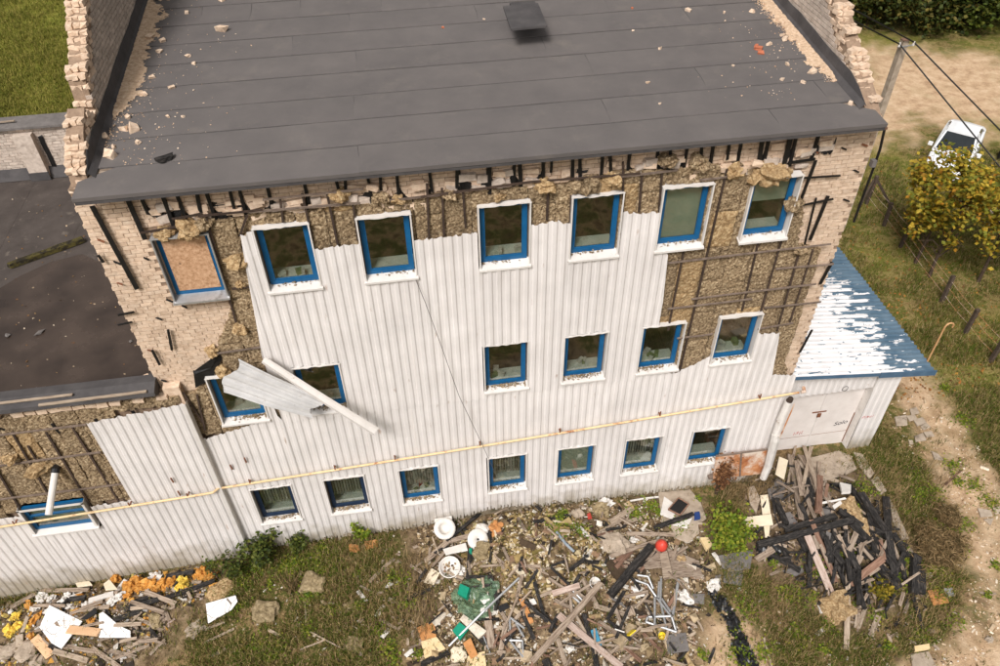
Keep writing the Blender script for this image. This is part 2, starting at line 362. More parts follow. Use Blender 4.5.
def zone_at(x, y):
    n1 = .5*fz(x,y,.5,3)+.35*fz(x,y,1.6,4)
    sa = max(soft(x, y, SAND[0], 1.4), soft(x, y, SAND[1], 3.0), soft(x, y, SAND[2], .7)*.8)
    so_ = max(soft(x, y, S, .9) for S in SOIL)
    return sa+.4*n1, so_+.4*n1
# ------------------------------------------------------------------ main building
XL, XR, YF, DEPTH = -6.45, 10.02, 0.165, 14.0
WXS = [-5.274,-3.288,-1.212,1.309,3.322,5.314,7.327]; WW = 1.14
ROWZ = {1: 9.70, 2: 5.68, 3: 1.30}; ROWH = {1: 1.66, 2: 1.65, 3: 1.63}
WINS = [(r, c) for r in (1,2,3) for c in range(7) if (r, c) != (2, 2)]
building = thing('main_building', (1.8, YF, 0), 'three-storey pale brick building with grey felt roof and torn white facade cladding', 'building')
B = building
def fp(px, Y=-.03):                       # pixels -> (x,z) on a facade plane
    return [(p.x, p.z) for p in (onY(a, b, Y) for a, b in px)]
HOLES = [(WXS[c]+.03, WXS[c]+WW-.03, ROWZ[r]+.03, ROWZ[r]+ROWH[r]-.03) for r, c in WINS]
def inhole(x, z, g=0.0): return any(a-g < x < b+g and c-g < z < d+g for a, b, c, d in HOLES)
# masonry shell with real openings
mb = MB()
xs = sorted({XL, XR} | {h[0] for h in HOLES} | {h[1] for h in HOLES}); zs = sorted({-.8, 12.5} | {h[2] for h in HOLES} | {h[3] for h in HOLES})
for i in range(len(xs)-1):
    for j in range(len(zs)-1):
        if not inhole((xs[i]+xs[i+1])/2, (zs[j]+zs[j+1])/2): mb.bx(xs[i], xs[i+1], YF, YF+.36, zs[j], zs[j+1])
obj('front_wall', mb, mortar, B)
obj('side_wall', MB().bx(XL, XL+.36, YF+.362, DEPTH, -.8, 12.45), brick_grey, B); obj('side_wall', MB().bx(XR-.36, XR, YF+.362, DEPTH, -.8, 12.45), brick_grey, B)
obj('back_wall', MB().bx(XL+.362, XR-.362, DEPTH-.36, DEPTH, -.8, 12.45), brick_grey, B)
mb = MB()
for z in (.35, 4.7, 8.75): mb.bx(XL+.37, XR-.37, YF+.37, 6.0, z-.2, z)
obj('floor_slab', mb, interior_f, B)
mb = MB()
for x in (-5.9, -3.75, -1.7, .55, 2.9, 4.9, 6.9, 8.9):
    for z0, z1 in ((.352, 4.48), (4.702, 8.53), (8.752, 12.3)): mb.bx(x-.06, x+.06, YF+.38, 4.0, z0, z1)
for z0, z1 in ((.352, 4.48), (4.702, 8.53), (8.752, 12.3)): mb.bx(XL+.38, XR-.38, 4.0, 4.15, z0, z1)
obj('partition_wall', mb, interior_m, B)

# windows: blue frame > pane, white surround, sill, ...
CLUT = ramp_isl('clutter', [(150,140,120),(170,60,50),(90,110,130),(196,190,180),(70,66,58),(120,130,90)], .8)
SHADE = {(1,5): 'blind', (1,6): 'half', (3,0): 'curtain', (3,1): 'curtain', (3,4): 'full', (3,2): 'net', (3,3): 'net', (3,5): 'net'}
def crumbs(mb, x0, x1, y0, y1, z, n, r, slope=0):
    for _ in range(n):
        y = U(y0, y1); mb.chunk((U(x0, x1), y, z+slope*(y-y0)+r*U(.1,.6)), r*U(.4,1.3), fl=.7)
for r, c in WINS:
    x0 = WXS[c]; x1 = x0+WW; z0 = ROWZ[r]; z1 = z0+ROWH[r]; yw = .10
    fm = navy if (r, c) in ((3,0),(3,1)) else blue
    a, b_, e, f_ = x0+.05, x1-.05, z0+.06, z1-.05; t = .085
    mb = MB(); mb.bx(a, a+t, yw, yw+.07, e, f_); mb.bx(b_-t, b_, yw, yw+.07, e, f_); mb.bx(a+t, b_-t, yw+.001, yw+.069, e, e+t+.02); mb.bx(a+t, b_-t, yw+.001, yw+.069, f_-t, f_)
    # inner sash bead
    q = .03; mb.bx(a+t, a+t+q, yw+.012, yw+.06, e+t+.02, f_-t); mb.bx(b_-t-q, b_-t, yw+.012, yw+.06, e+t+.02, f_-t); mb.bx(a+t+q, b_-t-q, yw+.013, yw+.059, e+t+.02, e+t+.02+q); mb.bx(a+t+q, b_-t-q, yw+.013, yw+.059, f_-t-q, f_-t)
    w = obj('window', mb, fm, B)
    if (r, c) == (1, 0): obj('board', MB().bx(a+t+.002, b_-t-.002, yw-.012, yw+.01, e+t+.03, f_-t+.01), osb, w)
    obj('pane', MB().bx(a+t, b_-t, yw+.035, yw+.041, e+t, f_-t), glass, w)
    obj('handle', MB().bx(b_-t+.02, b_-t+.045, yw+.071, yw+.1, (e+f_)/2-.1, (e+f_)/2+.03), white_metal, w)
    fy = -.075; sm = galv if (r, c) == (1, 0) else white_metal
    tilt = U(-.012, .012)
    mb = MB(); th = .008
    for xx, s in ((x0, 1), (x1, -1)):                       # reveals with an outer lip
        mb.bx(min(xx, xx+s*th), max(xx, xx+s*th), fy, yw+.05, z0, z1); mb.bx(min(xx, xx+s*.032), max(xx, xx+s*.032), fy-.008, fy-.0005, z0+.002, z1-.002)
    mb.bx(x0+.01, x1-.01, fy, yw+.05, z1-.012, z1-.004)
    lip = []; n = 12                                        # bent upper lip
    for i in range(n+1):
        k = i/n; x = x0-.01+(WW+.02)*k; d = U(-.012,.012)-(.02*sin(pi*k) if rnd() < .5 else 0); lip.append((x, z1-.016+d, z1+.010+d*.6))
    for i in range(n): mb.add([(lip[i][0],fy-.012,lip[i][1]),(lip[i+1][0],fy-.012,lip[i+1][1]),(lip[i+1][0],fy-.010,lip[i+1][2]),(lip[i][0],fy-.010,lip[i][2]),
                               (lip[i][0],fy+.004,lip[i][1]),(lip[i+1][0],fy+.004,lip[i+1][1]),(lip[i+1][0],fy+.004,lip[i+1][2]),(lip[i][0],fy+.004,lip[i][2])], [(0,1,2,3),(3,2,6,7),(0,4,5,1)])
    so_ = obj('surround', mb, sm, w)
    mb = MB(); sx0, sx1 = x0-.02, x1+.02                     # sloping sill with a turned-down front edge
    mb.add([(sx0,fy-.05,z0+.005),(sx1,fy-.05,z0+.005),(sx1,yw+.03,z0+.075),(sx0,yw+.03,z0+.075),(sx0,fy-.05,z0-.045),(sx1,fy-.05,z0-.045),(sx0,fy-.035,z0-.045),(sx1,fy-.035,z0-.045),(sx1,yw+.03,z0+.06),(sx0,yw+.03,z0+.06)],
           [(0,1,2,3),(0,4,5,1),(4,6,7,5),(6,9,8,7),(0,3,9,6,4),(1,5,7,8,2)])
    sill = obj('sill', mb, sm, w)
    if (r, c) != (1, 0):
        mb = MB(); n = int(U(120, 220) if r != 1 else U(25, 70)); cx = U(x0+.25, x1-.25)
        for _ in range(n):
            x = max(x0+.08, min(x1-.08, random.gauss(cx, .3))); y = yw-.03-abs(random.gauss(0, .05 if r != 1 else .03)); y = max(fy+.0, y)
            mb.chunk((x, y, z0+.02+.4*(y-fy)+U(0,.04)), U(.012,.035), fl=.7)
        stuff(obj('wool_crumbs', mb, wool, sill))
    obj('inner_sill', MB().bx(x0+.04, x1-.04, yw+.08, yw+.50, e+.03, e+.07), inner_sill_m, w)
    if r == 2 or (r, c) in ((1,1),(1,3),(3,2)):
        cb = MB()
        for _ in range(int(U(2,6))): cb.box((U(x0+.2,x1-.2), yw+U(.15,.42), e+.07+.06), (U(.05,.2), U(.05,.2), U(.06,.2)), Matrix.Rotation(U(0,3),3,'Z'))
        stuff(obj('sill_clutter', cb, CLUT, w))
    k = SHADE.get((r, c))
    if k in ('blind', 'full'): obj('blind', MB().bx(a+t, b_-t, yw+.10, yw+.105, e+t+(.05 if k == 'full' else .02), f_), blind_m, w)
    if k == 'half': obj('blind', MB().bx(a+t, b_-t, yw+.10, yw+.105, e+.85, f_), blind_m, w)
    if k in ('curtain', 'net'):
        n = 11; mb = MB()
        for i in range(n):
            x = a+t+(b_-a-2*t)*i/n
            mb.box((x+.04, yw+.2, (e+f_)/2+.2), (.075 if k == 'net' else .06, .004, f_-e-.35), Matrix.Rotation(U(.3,.9), 3, 'Z'))
        obj('curtain', mb, curtain_m, w)

# bricks
def brick_mesh(l=.248, w=.12, h=.086):
    mb = MB(); mb.box((0,0,0), (l, w, h), jit=.004); me = bpy.data.meshes.new('brick'); me.from_pydata(mb.v, [], mb.f); me.materials.append(brickm); return me
BM = [brick_mesh() for _ in range(5)]; BH = [brick_mesh(l=.118) for _ in range(3)]
brick_left = fp([(66,206),(140,196),(250,188),(400,172),(560,156),(700,143),(886,125),(803,376),(768,376),(780,347),(785,320),(795,290),(808,250),(786,245),(790,205),(782,184),(700,180),(600,192),(500,202),(400,213),(300,224),(215,236),(235,297),(232,325),(216,352),(208,376),(200,390),(178,398),(150,392)], .15)
WOOL = fp([(183,228),(200,222),(258,214),(300,211),(340,206),(390,203),(430,194),(500,190),(545,186),(600,180),(620,171),(655,169),(690,167),(735,166),(770,172),(790,177),(803,203),(797,245),(821,249),(809,290),(800,320),(792,347),(784,378),(655,380),(655,245),(440,260),(300,275),(262,300),(288,430),(190,436),(160,398),(185,394),(205,385),(208,372),(215,350),(230,322),(232,300),(218,262),(205,236),(176,236)], .06)
def wool_edge(x, z): return inpoly(x+.10*fz(x,z,2.2,11)+.05*fz(x,z,7,12), z+.10*fz(x,z,2.2,13)+.05*fz(x,z,7,14), WOOL)
cand = []
for k in range(38, 127):
    z = .05+k*.1; off = (.13 if k % 2 else 0)+(.0 if k % 4 else .06); x = XL+.125-off; i = 0
    while x < XR+.1:
        head = (x-.125 < XL-.001) or (x+.125 > XR+.001)
        bxx = x
        if XL-.02 < x < XR+.02 and inpoly(x, z, brick_left) and not inhole(x, z, .13):
            hl = head or inhole(x, z, .2)
            if not (wool_edge(x, z) and wool_edge(x-.12, z) and wool_edge(x+.12, z)):
                if x-.125 < XL: bxx = (XL + x+.125)/2
                if x+.125 > XR: bxx = (XR + x-.125)/2
                cand.append((bxx, z, head and abs(bxx-x) > .03))
        x += .26
cand.sort(key=lambda t: (Vector((t[0], YF, t[1]))-CAM).length)
cand = [t for t in cand if t[1] < 12.38]
vis = [t for t in cand if t[1] < 12.1][:290]; vs_ = set(vis)
for x, z, h in vis: copy(random.choice(BH if h else BM), 'brick', (x, YF+.045-U(.0,.010), z), (U(-.01,.01), U(-.008,.008), U(-.012,.012)), B)
mb = MB()
for t in cand:
    if t not in vs_: mb.box((t[0], YF+.045-U(0,.010), t[1]), (.118 if t[2] else .248, .12, .086), jit=.004)
# corner returns on the right-hand edge and gable brickwork
def prof(pts, y):
    for (a, za), (b, zb) in zip(pts, pts[1:]):
        if a <= y <= b: return za+(zb-za)*(y-a)/(b-a)
    return pts[-1][1]
GL = [(0.17,12.15),(.35,12.75),(.62,13.0),(1.0,13.3),(1.5,13.55),(1.62,13.1),(1.95,13.25),(2.05,13.85),(2.8,14.28),(3.45,14.78),(7.0,17.1),(14,12.4)]
GR = [(0.17,12.55),(.55,12.85),(1.44,13.36),(2.5,14.02),(7.0,16.9),(14,12.4)]
gab = []
for side, P_, x0 in ((-1, GL, XL), (1, GR, XR-.38)):
    ymax = 8.5
    for k in range(117, 172):
        z = .05+k*.1; y = YF+.13+(.13 if k % 2 else 0)
        while y < ymax:
            top = prof(P_, y)+U(-.10,.09)
            if z < top:
                near = z > top-.36; n_in = 2 if side < 0 else 0
                for wy in range(3):
                    inner = wy == n_in
                    if near or inner or y < YF+.4 or (wy == (0 if side < 0 else 2) and y < 1.2):
                        x = x0+.065+wy*.126
                        if near and rnd() < .08: continue
                        j = .03 if near else .006
                        gab.append((x+U(-j,j)*.6, y+U(-j,j), z, near, inner))
            y += .26
stuff(obj('brickwork', mb, brickm, B))
for P_, xo, sel in ((GL, XL+.03, lambda x: x < 0), (GR, XR-.35, lambda x: x > 0)):
    gw = obj('gable_wall', MB().prism([(xo, y, z-.07) for y, z in P_]+[(xo, 14, 11.9), (xo, YF+.03, 11.9)], (.32, 0, 0)), mortar, B); g2 = MB(); g3 = MB()
    for x, y, z, near, inner in gab:
        if sel(x): (g2 if near else g3).box((x, y, z), (.12, U(.14,.25) if near else .248, .086), Matrix.Rotation(U(-.16,.16) if near else 0, 3, 'Z') @ Matrix.Rotation(U(-.07,.07) if near else 0, 3, 'X'), jit=.016 if near else .004)
    stuff(obj('coping_bricks', g2, brickm, gw)); stuff(obj('face_bricks', g3, brick_grey, gw))

# roof deck, felt strips, upstands
mb = MB(); zb = roofz(14)-.02
mb.prism([(XL+.382, EAVE_Y+.03, roofz(EAVE_Y)-.10), (XL+.382, 14, zb-.10), (XL+.382, 14, zb), (XL+.382, EAVE_Y+.03, roofz(EAVE_Y)-.02)], (XR-XL-.764, 0, 0))
deck = obj('roof_deck', mb, wood_w, B)
seams = [EAVE_Y, .56, 1.48, 2.42, 3.38, 4.32, 5.24, 6.16, 7.1, 8.0, 9.0, 10.0, 11.0, 12.0, 13.0, 14.0]
joints = {0: [-.97, 7.6], 1: [4.22, 9.0], 2: [-1.0, 6.6], 3: [4.3], 4: [-.9, 3.45], 5: [-2.35, 7.2], 6: [-1.0, 2.1, 5.4], 7: [-4.6,-3.4,-2.2, -.2, 1.0]}
xa, xb = XL+.385, XR-.385
for i in range(len(seams)-1):
    js = [(-6.24 if i == 0 else xa)] + joints.get(i, []) + [(XR-.20 if i == 0 else xb)]
    for j in range(len(js)-1):
        l, r_ = js[j], js[j+1]-(.0 if j == len(js)-2 else .0); y0 = seams[i]; y1 = seams[i+1]+.07
        if i == 0: y1 = y0+.98
        rise = .010+.004*(j % 2); seg = max(2, int((r_-l)/.7)); vs = []; fs = []
        for k in range(seg+1):
            x = l+(r_-l)*k/seg; wv = U(-.006,.006) if i else U(-.010,.010); dz = U(-.002,.003)
            yy0 = y0+wv if i else y0
            yb = y1 if not (i == 0 and (x < xa or x > xb)) else YF+.02
            vs += [(x, yy0, roofz(y0)-.012+(0 if i else -.05)), (x, yy0-(.0 if i else .006), roofz(y0)+rise+.009+dz), (x, yb, roofz(yb)+.001+dz*.3+.002*(j % 2))]
        for k in range(seg):
            a = k*3; fs += [(a, a+3, a+4, a+1), (a+1, a+4, a+5, a+2)]
        fs += [(0,1,2), (seg*3+2, seg*3+1, seg*3)]
        fo = obj('felt_strip', MB().add(vs, fs), felt, B)
        if i:
            bd = MB(); sg = max(3, int((r_-l)/.35)); bd.tube([(l+(r_-l)*k/sg, seams[i]-.004+U(-.008,.006), roofz(seams[i])+.006) for k in range(sg+1)], [U(.002,.005) for _ in range(sg+1)], 5); obj('bitumen_bead', bd, felt_dark, fo)
        if j: obj('bitumen_bead', MB().tube([(l, y0, roofz(y0)+.012), (l+.02, (y0+y1)/2, roofz((y0+y1)/2)+.01), (l, y1-.08, roofz(y1-.08)+.008)], .005, 5), felt_dark, fo)
obj('eave_board', MB().bx(-6.22, XR-.22, EAVE_Y+.012, EAVE_Y+.042, roofz(EAVE_Y)-.14, roofz(EAVE_Y)-.062), felt_dark, B)
for side, xw, P_ in ((1, XL+.388, GL), (-1, XR-.388, GR)):
    ys = [.25 + i*.45 for i in range(30)]; vs = []; fs = []
    for i, y in enumerate(ys):
        h = min(.34+U(-.02,.02), max(.06, prof(P_, y)-roofz(y)-.02)); z = roofz(y)
        vs += [(xw+side*.14, y, z+.014), (xw+side*.045+U(-.01,.01), y, z+.12), (xw+side*.012, y+U(-.03,.03), z+h), (xw, y, z+h+.004), (xw, y, z-.01)]
    for i in range(len(ys)-1):
        a = i*5
        for q in range(3): fs.append((a+q, a+5+q, a+6+q, a+1+q) if side > 0 else (a+1+q, a+6+q, a+5+q, a+q))
    obj('roof_upstand', MB().add(vs, fs), felt_dark, B)
# rafter tails under the eave
x = XL+.45
while x < XR-.1:
    z = roofz(EAVE_Y)-.13; o_ = MB()
    o_.prism([(x-.04, YF-.0, z-.16), (x-.04, EAVE_Y+.06, z-.03), (x-.04, EAVE_Y+.06, z+.02), (x-.04, YF, z+.06)], (.075, 0, 0)); obj('rafter_tail', o_, wood_r if rnd() < .6 else batten, B); x += .61

# chimney-like roof vent
vz = roofz(4.9); c0 = onRoof(525, 24, .3)
vent = thing('roof_vent', (3.15, 4.95, vz), 'square felt-capped vent box on the flat grey roof', 'vent')
mbv = MB(); mbv.box((3.2, 5.1, vz+.17), (.62, .6, .44)); obj('shaft', mbv, felt_dark, vent)
q = [onZ(a, b, vz+.42) for a, b in ((503,8),(538,5),(547,27.5),(511,31))]; obj('cap', MB().prism(q, (0,0,.05)), felt_dark, vent)

# mineral wool slabs: ragged grids with real depth
def slab(x0, x1, z0, z1, ybase, ydeep, edge, m, hole=True, amp=.024, res=.055, seed=0, parent=None):
    nx_ = max(2, int((x1-x0)/res)); nz_ = max(2, int((z1-z0)/res)); V = {}; F = []; vs = []
    tx, tz = U(-.018,.018), U(-.02,.02); dy = U(-.02,.015)
    def vid(i, j, back=False):
        k = (i, j, back)
        if k not in V:
            x = x0+(x1-x0)*i/nx_; z = z0+(z1-z0)*j/nz_
            e = min(i, nx_-i, j, nz_-j); y = ybase+dy+tx*(2*i/nx_-1)+tz*(2*j/nz_-1)+amp*fz(x,z,7,21+seed)+amp*.8*fz(x,z,17,22)+U(-.008,.008)
            if e == 0: y += .022
            if back: y = ydeep
            V[k] = len(vs); vs.append((x+(0 if back or e else U(-.012,.012)), y, z+(0 if back else U(-.012,.012))))
        return V[k]
    keep = set()
    for i in range(nx_):
        for j in range(nz_):
            x = x0+(x1-x0)*(i+.5)/nx_; z = z0+(z1-z0)*(j+.5)/nz_
            if edge(x, z) and not (hole and inhole(x, z, .02)): keep.add((i, j))
    if len(keep) < 8: return None
    for i, j in keep:
        F.append((vid(i,j), vid(i+1,j), vid(i+1,j+1), vid(i,j+1)))
        for (di, dj, a, b) in ((-1,0,(i,j+1),(i,j)),(1,0,(i+1,j),(i+1,j+1)),(0,-1,(i,j),(i+1,j)),(0,1,(i+1,j+1),(i,j+1))):
            if (i+di, j+dj) not in keep: F.append((vid(*a), vid(*a, True), vid(*b, True), vid(*b)))
    return obj('insulation_slab', MB().add(vs, F), m, parent or B)
x = -6.0; ci = 0
while x < 9.6:
    w = .60; z = 4.2+(.3 if ci % 2 else 0)
    while z < 12.3:
        h = 1.0
        slab(x+.006, x+w-.006, z+.006, z+h-.006, .045, YF-.002, wool_edge, wool_y if rnd() < .16 else wool)
        z += h
    x += w; ci += 1

# battens over the wool
def px_batten(name, a, b, w, t, m, Y, parent=B, n=3):
    p0, p1 = onY(*a, Y), onY(*b, Y); return obj(name, MB().beam(p0, p1, w, t, up=(0,1,0), seg=n, jit=.006), m, parent)
for a, b in [((642,175),(639,212)),((662,172),(659,212)),((727,169),(680,370)),((759,239),(742,311)),((782,239),(761,311)),((683.5,252),(668,330)),((799.5,251),(777,331)),((813,250),(790,322)),
             ((302,193),(313,241)),((327,193),(338,246)),((427,184),(429,238)),((463,192),(465.6,228)),((548,188),(547,220)),((571,196),(570,223)),((623,162),(623,212)),((206,217),(236,322)),((247,215),(240,236)),
             ((280,199),(283,222)),((353,204),(358,240)),((442,188),(444,236)),((197,395),(205,430)),((183,392),(204,424))]:
    px_batten('batten', a, b, .045, .03, batten, .0)
for a, b, m in [((668,263),(831,244),batten_pale),((776,269),(834,264),batten_pale),((692,299),(816,284),batten_pale),((764,308),(821,302),batten_pale),((668,309),(752,299),batten_pale),((758,329),(793,323),batten_pale),((677,338.5),(713,334),batten_pale),
                ((620,177),(678,170),batten_pale),((249,212),(360,203),batten_pale),((263,200),(364,189),batten_pale),((384,201),(440,195),batten_pale),((420,197),(530,182),batten),((530,182),(640,173.6),batten),
                ((198,216),(262,210),batten),((232,289),(258,286),batten),((214,354),(262,347),batten_pale),((736,176),(700,180),batten_pale),((141,233),(176,227),batten),((172,219),(202,214),batten)]:
    px_batten('batten', a, b, .045, .025, m, -.03)
for a, b, w in [((92,206),(137,289),.09),((127.5,199),(145,239),.09),((163,197),(175,229),.08),((197,194),(201,214),.08),((230,191),(234,208),.06),((763,137),(758,167),.09),((791.6,134),(783,169),.10),((828,196),(810,240),.07),((816,198),(804,247),.035),
                ((801,178),(840,175.5),.035),((793,207),(833,199),.035),((816,160),(800,202),.06),((788,163),(815,159),.06),((457,164),(457,188),.07),((489.6,163),(489.6,194),.08),((519.7,160),(521,190),.08),((580,157),(580,179),.07),((610,153),(611,176),.07),
                ((671,148),(668,170),.06),((702,144),(700,165),.06),((730,140),(727,160),.06),((552,158),(551,172),.05),((345,176),(346,196),.06),((380,172),(381,190),.06),((832,262),(820,284),.07),((812,330),(800,352),.05),((118,325),(132,322),.03),((98,255),(103,262),.05),((168,330),(172,350),.05),((152,350),(160,365),.05),((118,315),(134,312),.04)]:
    px_batten('batten', a, b, w, .035, tar, .06)
# black membrane swags under the eave
def swag(xl, xr, yl, yr, sag, wid=.10):
    a = onY(xl, yl, .10); b = onY(xr, yr, .10); n = 18; vs = []; fs = []; sk = U(.6,1.7); sag *= U(.7,1.25)
    for i in range(n+1):
        k = i/n; p = a.lerp(b, k); s = sag*(sin(pi*k**sk)**.7)+.05*fz(p.x, p.z, 6, 91); wv = wid*(.28+.75*abs(2*k-1)**2+U(-.22,.3))
        vs += [(p.x, .06+U(-.02,.02), p.z-s+wv*.5), (p.x+U(-.02,.02), .03+U(-.02,.02), p.z-s-wv*.5), (p.x, .085, p.z-s-wv*.3), (p.x, .10, p.z-s+wv*.4)]
    for i in range(n):
        q = i*4
        for e in range(4): fs.append((q+e, q+(e+1)%4, q+4+(e+1)%4, q+4+e))
    obj('membrane_scrap', MB().add(vs, fs), tar, B)
# black studs with torn membrane webs between them, and bricks knocked out of place under the eave
zt = roofz(EAVE_Y)-.16
x = -5.2
while x < 8.9:
    w = U(.5,.7); x1_ = min(x+w, 9.1); dp = U(.62,.95)
    obj('stud', MB().beam((x, YF-.06, zt+.06), (x+U(-.04,.04), YF-.065, zt-dp-U(-.1,.2)), .06, .05, up=(0,1,0), seg=3, jit=.008), tar, B)
    if rnd() < .8:
        n = 16; vs = []; fs = []; e1, e2 = U(.1,.3), U(.1,.3); th = U(.02,.07); sk = U(.7,1.4); yb = YF-.03
        for i in range(n+1):
            q = i/n; xx = x+(x1_-x)*q; arc = zt-dp*(.52+.44*sin(pi*q**sk)**.5)+U(-.025,.025); tk = th+(e1*(1-q)**3+e2*q**3)*1.1+U(0,.05)
            vs += [(xx, yb-U(.0,.02), arc), (xx, yb-U(.01,.05), arc-tk), (xx, YF-.004, arc-tk*.9), (xx, YF-.004, arc)]
        for i in range(n):
            q = i*4
            for e in range(4): fs.append((q+e, q+(e+1)%4, q+4+(e+1)%4, q+4+e))
        obj('membrane_scrap', MB().add(vs, fs), tar, B)
    for _ in range(random.choice([2,3,3,4,5])):
        bz = zt-U(.38,dp+.12); obj('loose_brick', MB().box((U(x+.14,x1_-.12), YF-U(.02,.07), bz), (U(.18,.36), .11, U(.09,.17)), Matrix.Rotation(random.gauss(0,.14),3,'Y') @ Matrix.Rotation(U(-.15,.15),3,'Z'), jit=.014), random.choice([brickm, brickm, brick_grey]), B)
    if rnd() < .5:
        bz = zt-U(.4,dp); obj('gap_shade_patch', MB().box((U(x+.12,x1_-.12), YF-.008, bz), (U(.12,.3), .02, U(.05,.12)), Matrix.Rotation(U(-.1,.1),3,'Y'), jit=.03), tar, B)  # thin black block on the wall, imitating a shaded gap between bricks
    x = x1_
mb = MB()
vsx = [onY(a, b, .04) for a, b in ((196,372),(212,366),(219,352),(222,358),(214,374),(206,382),(196,386))]
for i in range(5): mb.add([vsx[0]+Vector((U(-.1,.1),U(-.06,.0),U(-.1,.1))), vsx[i]+Vector((0,U(-.08,0),0)), vsx[i+1]+Vector((0,U(-.08,0),0)), vsx[i+2]+Vector((0,U(-.08,0),0))], [(0,1,2),(0,2,3)])
obj('membrane_scrap', mb, tar, B)
# loose tufts of wool hanging over the window heads
def lump(c, r, name, m, parent=None, n=2, fl=.7, rr=.35, cube=0.0):
    import bmesh
    bm = bmesh.new(); bmesh.ops.create_icosphere(bm, subdivisions=n, radius=1.0); s = Vector((U(.7,1.2),U(.6,1.1),fl*U(.7,1.1))); sd_ = U(0,90)
    Rz = Matrix.Rotation(U(0,6), 3, 'Z'); mbb = MB(); vs = []
    for v in bm.verts:
        k = 1+rr*noise.noise(v.co*1.7+Vector((sd_,0,0)))*1.6+rr*.6*noise.noise(v.co*5+Vector((0,sd_,0)))
        if cube: v.co = v.co*(1+cube*(1/max(abs(v.co.x),abs(v.co.y),abs(v.co.z))-1))
        w_ = Rz @ Vector((v.co.x*s.x*k, v.co.y*s.y*k, v.co.z*s.z*k)); vs.append(w_*r+Vector(c))
    mbb.add(vs, [[v.index for v in f.verts] for f in bm.faces]); bm.free(); return obj(name, mbb, m, parent)
for px_, r in [((590,185),.26),((612,180),.2),((575,187),.15),((770,172),.33),((755,178),.2),((785,174),.2),((735,172),.2),((700,163),.22),((668,160),.2),((188,230),.28),((165,234),.18),((203,224),.2),((340,196),.2),((380,198),.18),((450,195),.16),((545,186),.2),((237,262),.2),((240,285),.14),((212,352),.15),((222,372),.2),((795,205),.2),((800,250),.15),((500,198),.12),((398,200),.14),((240,330),.16)]:
    p = onY(*px_, .0); lump((p.x, .03, p.z), r, 'wool_tuft', wool_y if rnd() < .35 else wool, B, n=3, fl=.8, rr=.45)
for px_, r in [((741,170),.07),((757,163),.05),((778,172),.05),((372,187),.05)]:
    p = onY(*px_, -.02); obj('brick_fragment', MB().box((p.x, -.04, p.z), (.22,.1,.12), Matrix.Rotation(U(-.6,.6),3,'Y'), jit=.02), brickm, B)
# small iron ties and brackets left on the brick
for px_ in [(816,151),(844,148),(872,144),(852,199),(862,170),(118,262),(147,258),(110,284),(170,300),(185,306),(160,318),(150,350),(163,380),(100,240),(178,262)]:
    p = onY(*px_, .14); p.x = min(XR-.2, max(XL+.2, p.x)); obj('wall_tie', MB().beam(p-Vector((.07,.0,-.02)), p+Vector((.05,-.05,-.02)), .03, .03, jit=.01), iron if rnd() < .4 else tar, B)
mb = MB(); pts = [onY(a, b, .12) for a, b in ((884,128),(879,150),(872,170),(866,186),(858,208),(853,222))]; pts = [p+Vector((.02,.0,0)) for p in pts]
obj('corner_cable', MB().tube(pts, .03, 6), tar, B); obj('corner_box', MB().box(onY(873,163,.1), (.1,.12,.16)), slate, B)
